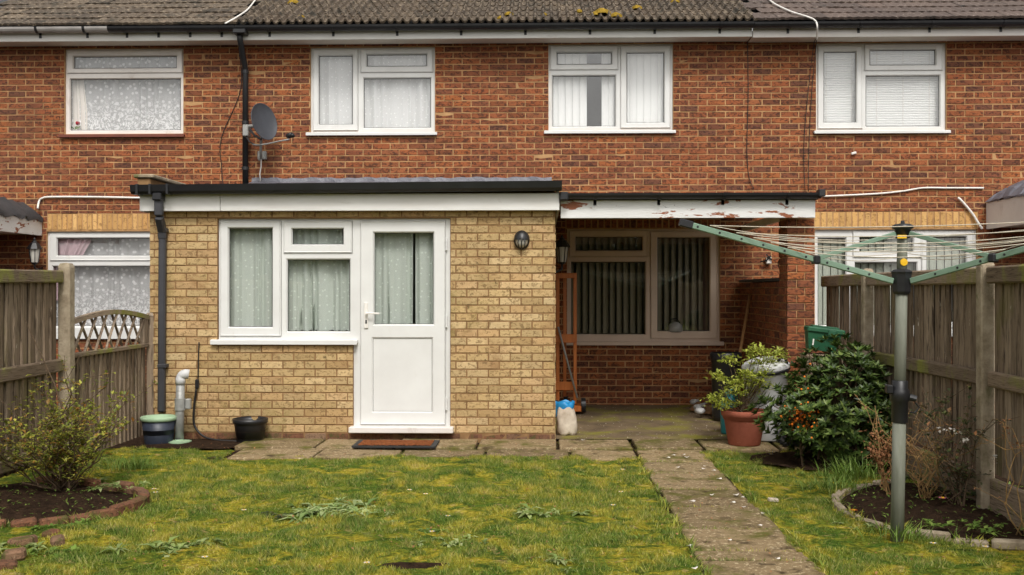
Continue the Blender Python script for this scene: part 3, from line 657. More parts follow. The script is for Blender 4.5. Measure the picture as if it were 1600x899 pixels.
for hi, (x0, x1) in enumerate(HX):
    me = (tflat2, tpan, tflat)[hi]; wd = .30; base = wl(houses[hi]); lim = 7.3
    for row in range(6):
        off = 0 if hi == 1 else (.15 if row % 2 else 0); x = x0+.15-off
        while x < x1+.1:
            if abs(x) < lim and x0+.06 < x < x1-.04 or (abs(x) < lim and hi == 1):
                if x < x1-.02:
                    o = bpy.data.objects.new('roof_tile', me); COL.objects.link(o); o.parent = houses[hi]
                    o.location = Vector((x, Y0+row*gauge*cosp, Z0+row*gauge*sinp+rng.uniform(-.004, .004)))-base
                    o.rotation_euler = (PITCH+rng.uniform(-.012, .012), rng.uniform(-.012, .012), rng.uniform(-.01, .01))
            x += wd
    mb = MB(); z_ = -.02; yA, zA = Y0+.03, Z0-.012+z_; L = 6.2
    mb.add([(x0, yA, zA), (x1, yA, zA), (x1, yA+L*cosp, zA+L*sinp), (x0, yA+L*cosp, zA+L*sinp)], [(0,1,2,3)]); mb.build('roof', m_felt, houses[hi])
# moss clumps on the middle roof
for (u, v, s, ml) in ((940, 22, 1.7, 'largest yellow moss clump on the tiles above the upstairs blind window'), (962, 26, 1.2, 'moss clump joined to the right end of the largest clump'), (930, 23, .9, 'moss clump joined to the left end of the largest clump'),
        (905, 19, .8, 'small moss clump a little left of the largest clump'), (995, 13, 1.0, 'moss clump high on the tiles right of the largest clump'), (458, 5, 1.2, 'orange yellow moss at the top of the tiles above the satellite dish'),
        (470, 27, .7, 'small moss spot low on the tiles above the satellite dish'), (795, 23, .9, 'upper of two moss clumps midway along the roof'), (782, 28, .6, 'lower of two moss clumps midway along the roof'),
        (850, 23, .6, 'tiny moss spot between midway clumps and the largest clump'), (1055, 3, .9, 'moss clump at the top edge of the middle roof near the roof join')):
    t = 0
    for k in range(40):
        Y = Y0+k*.05; p = at(u, v, Y)
        if p.z < Z0+(Y-Y0)*math.tan(PITCH)+.035: break
    b = MB(); r = .055*s; b.lathe([(r*1.3, -.02), (r*1.15, .014*s), (r*.7, .032*s), (.001, .042*s)], (p.x, p.y, p.z), 10, .25)
    o = b.build('moss_clump', m_moss, None, True, origin=p); tag(o, ml, 'moss', 'moss clumps on the middle roof')
# middle downpipe
def pipe(parent, name, pts, r, mat, n=12): return MB().tube(pts, r, n).build(name, mat, parent, True)
xd = ax(383, 12.62)
dp = pipe(houses[1], 'downpipe', [(ax(375, 12.35), 12.35, zg-.05), (ax(375, 12.35), 12.35, zg-.15), (ax(376, 12.36), 12.37, zg-.2), (xd, 12.61, zg-.42), (xd, 12.63, zg-.5), (xd, 12.63, 2.75)], .036, m_black)
b = MB(); b.box(ax(366, 12.33), ax(386, 12.33), 12.25, 12.4, zg-.1, zg-.045, .01); b.build('gutter_outlet', m_black, houses[1])
for v in (110, 190, 262):
    z = az(v, 12.63); MB().tube([(xd, 12.63, z-.02), (xd, 12.63, z+.02)], .044, 12).build('pipe_clip', m_black, houses[1])
o = MB().lathe([(.001, -.03), (.05, -.03), (.075, -.018), (.085, 0), (.088, .012)], at(1022, 60, 12.56)+Vector((0, 0, .015)), 20).build('soffit_vent', m_grey_metal, houses[1], True)
# curtains and blinds
YC = YW+.16
curtain('net_curtain', (104, 80, 287, 208), YC, m_lace, 14, .02, 'white floral lace net in the upper left window', hem=.01)
curtain('cream_curtain', (106, 118, 131, 206), YC-.012, m_cream, 4, .012, 'cream side curtain in the upper left window beside the red rose', gather=-.25)
curtain('net_curtain', (487, 78, 679, 205), YC, m_dots, 11, .025, 'white dotted net in the upstairs window beside the satellite dish', hem=.012)
curtain('plain_curtain', (483, 78, 500, 205), YC-.05, m_cream, 2, .01, 'narrow plain curtain edge in the upstairs window beside the satellite dish')
vertical_blind((861, 74, 917, 203), YC, 5, m_vblind, 'white vertical blind at the left of the upstairs window with a grey gap', .12, 1.0)
vertical_blind((940, 74, 1050, 203), YC, 10, m_vblind, 'white vertical blind at the right of the upstairs window with a grey gap', .1, 1.0)
x0, x1, z0, z1 = prect((1275, 70, 1476, 204), YC)
vb = empty('slatted_blind', ((x0+x1)/2, YC, z0), 'white horizontal slatted blind in the far right upper window', 'blind')
ns = 36; mb = MB()
for i in range(ns):
    z = z0+(z1-z0)*(i+.5)/ns; h = .5*(z1-z0)/ns*1.12; mb.add([(x0, YC-.008, z-h), (x1, YC-.008, z-h), (x1, YC+.006, z+h), (x0, YC+.006, z+h), (x0, YC-.012, z), (x1, YC-.012, z)], [(0,1,5,4), (4,5,2,3)])
mb.build('slat', m_vblind, vb); MB().box(x0, x1, YC-.02, YC+.02, z1, z1+.02).build('head_rail', m_white, vb)
mb = MB()
for u in (1291, 1331, 1370, 1411, 1452):
    p = at(u, 200, YC-.016); mb.tube([(p.x, YC-.016, z0), (p.x, YC-.016, z1)], .003, 5)
mb.build('ladder_cord', m_white, vb)
vertical_blind((888, 363, 1122, 530), YC+.02, 22, m_tblind, 'taupe vertical blind with narrow open slats behind the brown window under the canopy', .78, 1.08)
curtain('net_curtain', (78, 365, 262, 517), YC, m_lace, 12, .02, 'white lace net in the lower left window behind the trellis')
curtain('mauve_curtain', (84, 366, 146, 470), YC-.07, m_mauve, 5, .022, 'mauve curtain drawn aside in the lower left window behind the trellis', gather=.7)
vertical_blind((1274, 362, 1523, 517), YC, 21, m_gblind, 'grey vertical blind in the lower right window above the fence', .18, .97)
# things on window sills seen through the glass
p = at(120, 203, YC-.075); root = empty('artificial_rose', p, 'single red rose with green leaves at the corner of the upper left window', 'flower')
MB().lathe([(.001, 0), (.022, .008), (.028, .03), (.022, .045), (.001, .05)], at(121, 196, YC-.075), 10, .2).build('bloom', m_rose, root, True)
b = MB()
for k in range(5):
    a = k*1.3; q = at(117, 203, YC-.075); b.add([q, q+Vector((.05*math.cos(a)+.02, -.01, .03)), q+Vector((.07*math.cos(a), 0, .05)), q+Vector((.05*math.cos(a)-.02, .01, .035))], [(0,1,2,3)])
b.build('leaf', m_weed2, root)
p = at(1055, 519, YC-.07); root = empty('chrome_kettle', p, 'shiny kettle standing inside the brown canopy window', 'kettle')
MB().lathe([(.09, 0), (.1, .02), (.085, .08), (.04, .12), (.001, .13)], p, 20).build('body', m_grey_metal, root, True)
MB().tube([p+Vector((-.07, 0, .1)), p+Vector((-.05, 0, .16)), p+Vector((.02, 0, .17)), p+Vector((.06, 0, .11))], .008, 6).build('handle', m_black, root, True)
# ------------------------------------------------------------------ yellow brick extension
ex = empty('brick_extension', (-1.84, 10, 0), 'flat roofed yellow brick kitchen extension with white door and window', 'extension')
eo = [(342, 342, 553, 533), (553, 342, 704, 668)]
EY = 10.04
ehole = [prect(eo[0], EY), prect(eo[1], EY)]
ez1 = az(329, 10)
MB().holes(EX0+.008, EX1-.008, -.05, ez1+.2, ehole, 10.004, 10.125).build('wall', m_ymortar, ex)
MB().box(EX0+.008, EX0+.11, 10.13, YW-.002, -.05, ez1+.25).build('side_wall', m_ymortar, ex)
MB().box(EX1-.11, EX1-.008, 10.13, YW-.002, -.05, ez1+.25).build('side_wall', m_ymortar, ex)
ec = .0783; el = .213
pcs = lay((EX0, EX1, .078, ez1), ehole, ec, el, .011, min_h=.02, off=.05)
place_bricks(ex, pcs, 10.0, m_yel, proud=.003)
pcs = lay((EX0, EX1, -.005, .078), ehole, .083, .22, .011)
place_bricks(ex, pcs, 10.002, m_edge, name='plinth_brick')
place_bricks(ex, lay((10.06, YW, .0, ez1), [], ec, el, .011), EX1, m_yel, axis='x', face=1, nobj=0)
place_bricks(ex, lay((10.06, YW, .0, ez1), [], ec, el, .011), EX0, m_yel, axis='x', face=-1, nobj=0)
w_, O = window(ex, eo[0], EY, [dict(p=(356, 355, 427, 513), s=(344, 345, 440, 526)), dict(p=(455, 356, 538, 384), s=(443, 345, 551, 396)), dict(p=(447, 404, 548, 520))], m_upvc, (329, 531, 558, 539))
room(ex, O, 10.12)
# door
D = prect(eo[1], EY); L = prect((563, 345, 697, 664), EY)
fr = MB(); fr.holes(*D, [L], EY-.006, EY+.07); fr.build('door_frame', m_upvc, ex)
P = prect((583, 362, 679, 509), EY); Q = prect((581, 527, 677, 645), EY)
dm = MB(); L2 = inset(L, .004); dm.holes(*L2, [P, Q], EY-.016, EY+.045); ring(dm, P, inset(P, .013), EY-.0165, EY+.01); ring(dm, Q, inset(Q, .012), EY-.0165, EY-.003)
ring(dm, inset(L2, -.0005), inset(L2, .006), EY-.01, EY-.022); ring(dm, inset(L2, .006), inset(L2, .013), EY-.022, EY-.0165)
door = dm.build('door', m_upvc, ex)
G = inset(P, .013); gk = MB(); ring(gk, G, inset(G, .005), EY+.011, EY+.014); Q1 = inset(Q, .012); ring(gk, Q1, inset(Q1, .003), EY-.0025, EY-.0005); gk.build('gasket', m_rubber, door)
MB().box(G[0], G[1], EY+.016, EY+.022, G[2], G[3]).build('pane', m_glass, door)
MB().box(Q1[0], Q1[1], EY+.0, EY+.03, Q1[2], Q1[3]).build('door_panel', m_upvc, door)
h = MB(); r = prect((569, 473, 575, 513), EY-.02); h.box(r[0], r[1], EY-.032, EY-.0165, r[2], r[3], .005); p = at(572, 490, EY-.07)
h.tube([(p.x, EY-.03, p.z), (p.x, EY-.075, p.z)], .011, 10); h.tube([(p.x, EY-.07, p.z), (p.x+.04, EY-.075, p.z+.002), (p.x+.13, EY-.07, p.z-.002)], .009, 8)
h.build('handle', m_white, door); k = at(572, 503, EY-.034); MB().box(k.x-.008, k.x+.008, EY-.036, EY-.03, k.z-.018, k.z+.018, .003).build('keyhole', m_black, door)
for v in (382, 502, 631):
    z = az(v, EY, 698); x = ax(698, EY); hb = MB(); hb.tube([(x, EY-.026, z-.06), (x, EY-.026, z-.022)], .011, 10); hb.tube([(x, EY-.026, z-.018), (x, EY-.026, z+.018)], .011, 10); hb.tube([(x, EY-.026, z+.022), (x, EY-.026, z+.06)], .011, 10); hb.build('hinge', m_upvc, door)
room(ex, (D[0], D[1], .1, D[3]), 10.12)
T = prect((545, 668, 708, 677), 9.9); MB().box(T[0], T[1], 9.88, 10.04, T[2], T[3], .006).build('door_step', m_ivory, ex)
curtain('net_curtain', (344, 347, 551, 517), 10.17, m_dots2, 15, .02, 'dotted voile net in the white extension window', hem=.012)
curtain('net_curtain', (575, 350, 646.6, 510), 10.17, m_dots2, 5, .022, 'dotted voile net at the left of the door glass')
curtain('net_curtain', (648.5, 350, 690, 510), 10.17, m_dots2, 3, .022, 'dotted voile net at the right of the door glass')
# fascia boards, roof, gutter, parapet
FY = 9.9
f0, f1, fs_ = ax(218, FY), ax(344, FY), ax(874, FY); zb0, zt0 = az(329, FY), az(302, FY)
MB().box(f0, f1-.002, FY, FY+.022, zb0, zt0, .004).build('fascia_board', m_fascia, ex)
MB().box(f1+.002, fs_, FY, FY+.022, zb0, zt0, .004).build('fascia_board', m_fascia, ex)
MB().box(f0, fs_, FY+.024, 10.003, zb0+.02, zb0+.03).build('soffit', m_soffit, ex)
MB().box(f0, f0+.022, FY+.024, YW, zb0, zt0+.02).build('side_fascia', m_fascia, ex)
MB().box(fs_-.022, fs_, FY+.024, YW, zb0, zt0+.08).build('side_fascia', m_fascia, ex)
zr = az(288, 9.86)
rf = MB(); rf.add([(f0-.03, 9.84, zr-.02), (fs_+.02, 9.84, zr-.02), (fs_+.02, YW, 2.8), (f0-.03, YW, 2.8), (f0-.03, 9.84, zr-.07), (fs_+.02, 9.84, zr-.07), (fs_+.02, YW, 2.74), (f0-.03, YW, 2.74)], [(0,1,2,3),(4,7,6,5),(0,4,5,1),(1,5,6,2),(3,2,6,7),(0,3,7,4)])
rf.build('flat_roof', m_felt, ex)
# gutter: black square-section, falling to the left
g0, g1 = ax(205, 9.8), ax(878, 9.8); za, zc = az(289.5, 9.8, 205), az(283, 9.8, 878)
gb = MB(); hgt, dep = .088, .1
for (x, z) in ((g0, za), (g1, zc)):
    pass
def gv(x, z): return [(x, 9.76, z), (x, 9.775, z-hgt*.72), (x, 9.80, z-hgt), (x, 9.885, z-hgt), (x, 9.89, z), (x, 9.875, z), (x, 9.87, z-hgt+.01), (x, 9.805, z-hgt+.01), (x, 9.785, z-hgt*.66), (x, 9.77, z)]
A, B = gv(g0, za), gv(g1, zc); m_ = len(A)
gb.add(A+B, [(i, (i+1) % m_, m_+(i+1) % m_, m_+i) for i in range(m_)]+[tuple(range(m_))[::-1], tuple(range(m_, 2*m_))])
gb.build('gutter', m_black, ex)
for u in (216, 236, 263):
    x = ax(u, 9.8); z = za+(zc-za)*(x-g0)/(g1-g0); MB().box(x-.012, x+.012, 9.752, 9.892, z-hgt-.006, z+.006, .004).build('gutter_bracket', m_black, ex)
xo = ax(248, 9.83); MB().box(xo-.045, xo+.045, 9.765, 9.89, za-.15, za-hgt+.01, .01).build('gutter_outlet', m_black, ex)
sq = lambda pts, name: [MB().bar(a, b, .072, .066, .012, up=(0,1,0)) for a, b in zip(pts, pts[1:])]
xp = ax(254, 9.95); yp = 9.955
mb = MB(); pts = [(xo, 9.83, za-.13), (xo+.004, 9.83, za-.30), (xp, yp-.01, za-.44), (xp, yp, za-.52)]
for a, b in zip(pts, pts[1:]): mb.bar(a, b, .078, .07, .014, up=(0,1,0))
mb.build('swan_neck', m_charcoal, ex)
mb = MB(); mb.bar((xp, yp, za-.47), (xp-.012, yp, .28), .068, .064, .014, up=(0,1,0)); mb.build('downpipe', m_charcoal, ex)
for v in (359, 573):
    z = az(v, yp); MB().box(xp-.042, xp+.046, yp-.04, 10.0, z-.02, z+.02, .006).build('pipe_clip', m_charcoal, ex)
# parapet coping on the left edge, in sandy stone
x0 = ax(222, 10.0); b = MB(); b.box(x0-.02, x0+.11, 9.93, 12.66, 2.4, az(277, 9.93), .008); b.build('parapet', m_ymortar, ex)
for i in range(7):
    y = 9.9+i*.395; MB().box(x0-.05, x0+.15, y+.003, y+.39, az(276.5, 9.93), az(270.5, 9.93)+rng.uniform(-.003, .003), .01).build('coping_stone', m_concrete, ex)
# lead flashing on the house wall above the roof
fl0, fl1 = ax(393, 12.66), ax(862, 12.66); n = 60; V = []; F = []
for i in range(n+1):
    x = fl0+(fl1-fl0)*i/n; wv = .008*math.sin(i*1.7)+.006*math.sin(i*.6)
    V += [(x, 12.675+.004*math.sin(i*2.3), az(277, 12.66)+wv*.8), (x, 12.66+wv*.6, 2.83+wv), (x, 12.5+wv, 2.795)]
for i in range(n):
    for k in range(2): F.append((i*3+k, i*3+k+1, i*3+k+4, i*3+k+3))
MB().add(V, F).build('lead_flashing', m_lead, ex)

# ------------------------------------------------------------------ canopy with peeling fascia, pillar and boundary wall
cp = empty('porch_canopy', (1.4, 10.1, 0), 'open porch canopy with flaking white board and black gutter on a brick pillar', 'canopy')
CY = 9.98; c0, c1 = ax(876, CY), ax(1274, CY); zlo, zhi = az(341, CY, 1075), az(310, CY, 1075)
MB().box(c0, c1, CY, CY+.03, zlo, zhi, .004).build('fascia_board', m_peel, cp)
rf = MB(); zr2 = zhi+.02; xw = 2.47
rf.add([(c0, 9.96, zr2), (c1+.02, 9.96, zr2), (c1+.02, YW-.003, 2.60), (c0, YW-.003, 2.60), (c0, 9.96, zr2-.04), (c1+.02, 9.96, zr2-.04), (c1+.02, YW-.003, 2.56), (c0, YW-.003, 2.56)], [(0,1,2,3),(4,7,6,5),(0,4,5,1),(1,5,6,2),(3,2,6,7),(0,3,7,4)]); rf.build('roof', m_felt, cp)
sf = MB(); sf.add([(c0, CY+.034, zhi-.04), (xw, CY+.034, zhi-.04), (xw, YW-.004, 2.5), (c0, YW-.004, 2.5), (c0, CY+.034, zhi-.03), (xw, CY+.034, zhi-.03), (xw, YW-.004, 2.51), (c0, YW-.004, 2.51)], [(0,3,2,1),(4,5,6,7),(0,1,5,4),(1,2,6,5),(2,3,7,6),(3,0,4,7)]); sf.build('soffit', m_soffit, cp)  # canopy underside made pale to bounce light into the porch
MB().box(xw+.003, xw+.045, CY+.034, YW-.003, zlo+.02, zlo+.1, .004).build('side_beam', m_soffit, cp)
gutter(cp, ax(880, 9.93), ax(1282, 9.93), 9.925, az(303, 9.925), .055, m_black, nb=4)
MB().box(ax(1277, 9.93), ax(1287, 9.93), 9.86, 9.98, az(309, 9.92), az(298, 9.92), .006).build('gutter_end_cap', m_black, cp)
MB().box(ax(874, 9.93), ax(888, 9.93), 9.86, 9.97, az(314, 9.92), az(301, 9.92), .01).build('gutter_end_cap', m_black, cp)
px0, px1, py0, py1 = ax(1230, 10.15), ax(1272, 10.15), 10.15, 10.5
pil = MB().box(px0+.008, px1-.008, py0+.008, py1, 0, zlo+.03).build('pillar', m_mortar, cp)
def half_bond(a0, a1, z0, z1, course):
    out = []; z = z0; k = 0
    while z < z1-.02:
        cut = a0+(a1-a0)*(.66 if k % 2 else .36); out += [[a0, cut-.005, z+.005, min(z+course, z1)-.005], [cut+.005, a1, z+.005, min(z+course, z1)-.005]]; z += course; k += 1
    return out
place_bricks(pil, half_bond(px0, px1, 0, zlo+.02, course), py0, m_red, depth=.05)
place_bricks(pil, half_bond(py0+.05, py1, 0, zlo+.02, course), px0, m_red, axis='x', depth=.05)
# low boundary wall between the porch and the neighbour
lw = empty('boundary_wall', (2.56, 11.6, 0), 'low red brick wall with dark top closing the right side of the porch', 'wall')
wx0, wx1, wz = ax(1157, 12.65), ax(1157, 12.65)+.2, az(441, 11.6)
MB().box(wx0+.008, wx1, py1+.003, YW-.003, 0, wz-.01).build('core', m_mortar, lw)
place_bricks(lw, lay((py1+.003, YW-.01, 0, wz), [], course, blen, .0105), wx0, m_red, axis='x', depth=.05)
for i in range(5):
    y = py1+.01+i*.432; MB().box(wx0-.02, wx1+.02, y, y+.425, wz+.001, wz+.035, .008).build('coping', m_felt, lw)

# ------------------------------------------------------------------ neighbours' small roofs that end at the two frame edges
def lean_to(name, label, side, xf, zlo0, zhi0, mat, dz):
    root = empty(name, (xf, 12, zlo0), label, 'lean-to roof'); s = side
    xa, xb = (xf-2.2, xf) if s < 0 else (xf, xf+2.2)
    e = xb if s < 0 else xa
    MB().box(e-.025 if s < 0 else e, e if s < 0 else e+.025, 10.4, YW-.004, zlo0, zhi0, .004).build('side_fascia', mat, root)
    MB().box(xa+(.03 if s > 0 else 0), xb-(.03 if s < 0 else 0), 10.42, YW-.004, zlo0+.02, zhi0-.004).build('roof_deck', m_soffit, root)
    n = 26; V = []; F = []
    for i in range(n+1):
        y = 10.35+(YW-10.36)*i/n; wv = (.03*math.sin(i*1.9)+.025*math.sin(i*.7))*(1 if s > 0 else .3)
        out = e+(.02 if s < 0 else -.02)
        V += [(out, y, zhi0-.035+.3*wv if s < 0 else zhi0+.004), (out+(-.004 if s < 0 else .004), y, zhi0+.012), (out-s*0+(-.1 if s < 0 else .1), y+0, zhi0+dz*.55+wv), (out+(-.26 if s < 0 else .26), y, zhi0+dz+wv*.6), (xa if s < 0 else xb, y, zhi0+dz)]
    for i in range(n):
        for k in range(4): F.append((i*5+k, i*5+k+1, i*5+k+6, i*5+k+5))
    V = [(x+rng.gauss(0, .006), y+rng.gauss(0, .012), z+rng.gauss(0, .012)) for x, y, z in V]; MB().add(V, F).build('lead_sheet', m_lead if s > 0 else m_felt, root, s < 0); return root
lean_to('lean_to_roof', 'dark felted lean-to roof with stained white edge at the left of the terrace', -1, ax(60, 12.6), az(368, 12.6, 60), az(341, 12.6, 60), m_peel, .2)
lean_to('lean_to_roof', 'pale plastic edged lean-to roof with crumpled lead on top at the right end', 1, ax(1546, 12.6), az(358, 12.6, 1546), az(316, 12.6, 1546), m_ivory, .2)

# ------------------------------------------------------------------ fittings on the walls
def lantern(base, s, label, arm=None, mat=m_black, upside=False):
    root = empty('wall_lantern', base, label, 'lantern'); b = Vector(base)
    MB().lathe([(.001, 0), (.03*s, .005*s), (.035*s, .02*s), (.05*s, .03*s)], b, 8).build('cup', mat, root)
    MB().lathe([(.045*s, .03*s), (.07*s, .2*s)], b, 8).build('glass', m_clear, root)
    fr = MB()
    for k in range(6):
        a = k*math.pi/3; fr.bar(b+Vector((.047*s*math.cos(a), .047*s*math.sin(a), .03*s)), b+Vector((.073*s*math.cos(a), .073*s*math.sin(a), .2*s)), .008*s, .008*s)
    fr.build('cage', mat, root)
    MB().lathe([(.095*s, .195*s), (.09*s, .21*s), (.05*s, .27*s), (.03*s, .28*s), (.028*s, .295*s), (.012*s, .305*s), (.016*s, .32*s), (.001, .34*s)], b, 8).build('cap', mat, root)
    if arm: MB().tube([b+Vector(q) for q in arm], .012*s, 8).build('bracket', mat, root, True)
    return root
b0 = at(54, 414, 12.5); lantern(b0, 1.0, 'black wall lantern under the left lean-to roof', [(0, 0, .01), (0, .0, -.04), (0, .1, -.06), (0, .2, -.03)])
b0 = at(878, 414, 11.2); lantern(b0, .98, 'black carriage lantern in the porch above the orange wooden frame', [(0, 0, .01), (0, 0, -.05), (-.1, .0, -.1), (-.22, 0, -.08)])
# bulkhead lamp
p = at(815, 375, 9.93); root = empty('bulkhead_lamp', (p.x, 10.0, p.z), 'black half shaded bulkhead lamp on the yellow brick wall right of the door', 'lamp')
rot = Matrix.Rotation(R(90), 3, 'X'); b = MB(); b.lathe([(.075, 0), (.075, .02), (.066, .025)], (p.x, 10.0, p.z), 28, m=Matrix.Diagonal((1, 1, 1.22))@rot); b.build('base', m_black, root, True)
b = MB(); b.lathe([(.062, .02), (.058, .05), (.036, .078), (.001, .088)], (p.x, 10.0, p.z), 24, m=Matrix.Diagonal((1, 1, 1.2))@rot); b.build('glass', m_clear, root, True)
b = MB(); n = 16
V = []; F = []
for k in range(n+1):
    a = math.pi*k/n
    for (r, y) in ((.079, 0), (.077, .05), (.05, .088), (.01, .1)): V.append((p.x+r*math.cos(a), 10.0-y, p.z+1.22*r*math.sin(a)+.0))
for k in range(n):
    for j in range(3): F.append((k*4+j, k*4+j+1, k*4+j+5, k*4+j+4))
b.add(V, F); b.build('hood', m_black, root, True)
b = MB()
for dx in (-.035, 0, .035): b.tube([(p.x+dx*.8, 9.9, p.z+.005), (p.x+dx, 9.905, p.z-.03), (p.x+dx*.8, 9.935, p.z-.07), (p.x+dx*.6, 9.97, p.z-.09)], .005, 6)
b.build('guard_bar', m_black, root, True)
# satellite dish
hub = at(413, 190, 12.28); root = empty('satellite_dish', at(408, 245, 12.6), 'dark grey oval satellite dish on a wall bracket beside the black downpipe', 'satellite dish')
ang = R(55); nrm = Vector((math.sin(ang), -math.cos(ang), .22)).normalized(); sx = Vector((math.cos(ang), math.sin(ang), 0)); up = sx.cross(nrm)*-1
if up.z < 0: up = -up
MM = Matrix((sx, up, nrm)).transposed(); prof = [(.001, -.045), (.09, -.038), (.16, -.02), (.21, 0), (.216, .004), (.218, -.004), (.21, -.012), (.15, -.035), (.001, -.056)]
MB().lathe(prof, hub, 32, m=MM@Matrix.Diagonal((.9, 1.07, 1))).build('reflector', m_dkglassy, root, True)
low = at(408, 216, 12.33); wallp = at(409, 243, 12.66)
MB().tube([low+Vector((0, .02, .03)), at(408, 222, 12.42), at(407.5, 236, 12.5), at(408, 248, 12.56)], .016, 8).build('mast', m_grey_metal, root, True)
MB().box(wallp.x-.05, wallp.x+.06, 12.64, 12.69, wallp.z-.05, wallp.z+.05, .006).build('wall_bracket', m_grey_metal, root)
MB().tube([at(405, 250, 12.56), wallp+Vector((-.02, 0, .0))], .012, 6).build('bracket_arm', m_grey_metal, root)
MB().tube([at(395, 226, 12.3), at(404, 227, 12.28), at(418, 225, 12.2), at(436, 221, 12.1), at(452, 218, 12.02)], .009, 8).build('feed_arm', m_grey_metal, root, True)
b = MB(); b.tube([at(450, 213, 12.05), at(456, 211, 12.0)], .032, 10); b.tube([at(456, 211, 12.0), at(458, 213, 11.98)], .025, 10); b.build('receiver_head', m_black, root, True)
b = MB(); b.tube([at(383, 198, 12.5), at(400, 197, 12.42)], .022, 8); b.box(ax(381, 12.5), ax(390, 12.5), 12.44, 12.56, az(212, 12.5), az(194, 12.5), .008); b.build('back_bracket', m_grey_metal, root)
b = MB(); b.tube([at(384, 212, 12.48), at(390, 222, 12.42), at(397, 226, 12.36)], .01, 8); b.tube([at(390, 202, 12.45), at(398, 212, 12.4), at(408, 218, 12.36)], .014, 8); b.build('strut', m_black, root)
MB().tube([at(408, 247, 12.58), at(408, 260, 12.63), at(406, 272, 12.63), at(407, 284, 12.64)], .008, 6).build('cable', m_white, root, True)
# cables
def cable(name, pts, r, mat, label, cat='cable', group=None):
    ps = [Vector(p) for p in pts]; out = []
    for i in range(len(ps)-1):
        p0, p1, p2, p3 = ps[max(i-1, 0)], ps[i], ps[i+1], ps[min(i+2, len(ps)-1)]
        for k in range(5):
            t = k/5; out.append(.5*((2*p1)+(p2-p0)*t+(2*p0-5*p1+4*p2-p3)*t*t+(3*p1-p0-3*p2+p3)*t**3))
    out.append(ps[-1]); o = MB().tube(out, r, 6).build(name, mat, None, True, origin=ps[-1]); return tag(o, label, cat, group)
yw = YW-.012
cable('wall_cable', [at(1167, 66, yw-.1), at(1168, 74, yw), at(1169, 150, yw), at(1167, 230, yw), at(1170, 275, yw), at(1178, 296, yw-.02)], .0045, m_cable, 'thin black cable down the wall between the middle and right houses')
cable('wall_cable', [at(1274, 62, yw-.2), at(1271, 74, yw), at(1262, 150, yw), at(1256, 230, yw), at(1258, 300, yw-.02)], .004, m_cable, 'thin black cable beside the far right upper window, left strand')
cable('wall_cable', [at(1276, 62, yw-.2), at(1275, 74, yw), at(1268, 150, yw), at(1264, 230, yw), at(1263, 300, yw-.02)], .004, m_cable, 'thin black cable beside the far right upper window, right strand')
cable('wall_cable', [at(373, 74, yw), at(376, 140, yw), at(346, 215, yw), at(346, 260, yw), at(349, 292, yw-.01)], .005, m_cable, 'thin dark cable slanting down the bricks left of the black downpipe')
cable('white_conduit', [at(59, 326, 12.6), at(61, 315, yw-.01), at(66, 310, yw-.01), at(80, 308, yw-.01), at(140, 308, yw-.01), at(222, 309.5, yw-.01)], .013, m_white, 'white conduit on the red bricks between left lean-to roof and extension', 'pipe')
cable('white_conduit', [at(1286, 307, yw-.01), at(1310, 306, yw-.01), at(1370, 303, yw-.01), at(1410, 299, yw-.01), at(1442, 294, yw-.01), at(1480, 294, yw-.01), at(1537, 294, yw-.01)], .012, m_white, 'bent white conduit on the bricks above the lower right window', 'pipe')
cable('hanging_tube', [at(1497, 309, yw-.02), at(1506, 318, yw-.02), at(1520, 335, yw-.02), at(1528, 348, yw-.03), at(1535, 358, yw-.03)], .015, m_white, 'short curved white tube sticking out of the bricks by the right lean-to roof', 'pipe')
def roofz(Y): return Z0+(Y-Y0)*math.tan(PITCH)+.055
def onroof(u, v):
    for k in range(200):
        Y = 12.3+k*.02; p = at(u, v, Y)
        if p.z < roofz(Y): return p
    return p
cable('roof_cable', [onroof(405, -8), onroof(396, 4), onroof(386, 16), onroof(370, 27), onroof(352, 37)], .011, m_white, 'white cable lying across the tiles above the black downpipe')
cable('roof_cable', [onroof(1196, -6), onroof(1210, 6), onroof(1235, 18), onroof(1260, 26), onroof(1273, 32), at(1277, 42, 12.24), at(1276, 62, 12.38)], .011, m_white, 'white cable running down the tiles of the right house to its gutter')
yb = 9.985
cable('power_lead', [at(311, 535, yb), at(310, 560, yb), at(309.5, 592, yb-.01)], .006, m_cable, 'thin black lead on the yellow bricks below the extension window sill')
p = at(308, 600, yb-.02); root = empty('plug_adapter', p, 'black plug block hanging on a lead below the extension window', 'plug'); MB().box(p.x-.018, p.x+.018, p.y-.02, p.y+.02, p.z-.045, p.z+.045, .008).build('housing', m_black, root)
cable('power_lead', [at(307, 606, yb-.02), at(303, 640, yb-.02), at(304, 665, yb-.03), at(318, 682, yb-.06), at(340, 688, yb-.1), at(372, 690, yb-.12)], .011, m_cable, 'thick black lead curling from the plug block to the ground')
# broken light fitting seen above the low wall
p = at(1201, 404, yw-.03); root = empty('broken_fitting', p, 'broken white and black light fitting left on the bricks above the low wall', 'light fitting')
MB().box(p.x-.035, p.x+.03, p.y-.03, p.y+.03, p.z-.07, p.z+.02, .01).build('body', m_white, root); MB().bar(p+Vector((-.04, -.035, .05)), p+Vector((.03, -.04, -.02)), .03, .012).build('clip', m_black, root)
MB().tube([p+Vector((-.1, 0, -.04)), p+Vector((-.04, -.04, -.03)), p+Vector((.02, -.04, .03))], .009, 6).build('wire', m_black, root)
cable('wall_cable', [at(1223, 345, 10.55), at(1225, 380, 10.56), at(1226, 395, 10.56), at(1216, 410, 10.6), at(1219, 422, 10.6), at(1226, 431, 10.58)], .006, m_cable, 'thin dark cable looping beside the brick pillar under the canopy')
p = at(1334, 240, yw-.02); o = MB().bar(p+Vector((-.03, 0, -.006)), p+Vector((.03, 0, .012)), .03, .03, .008).build('wall_plug', m_white, None, origin=p); tag(o, 'small white plastic fixing on the bricks below the far right upper window', 'fixing')
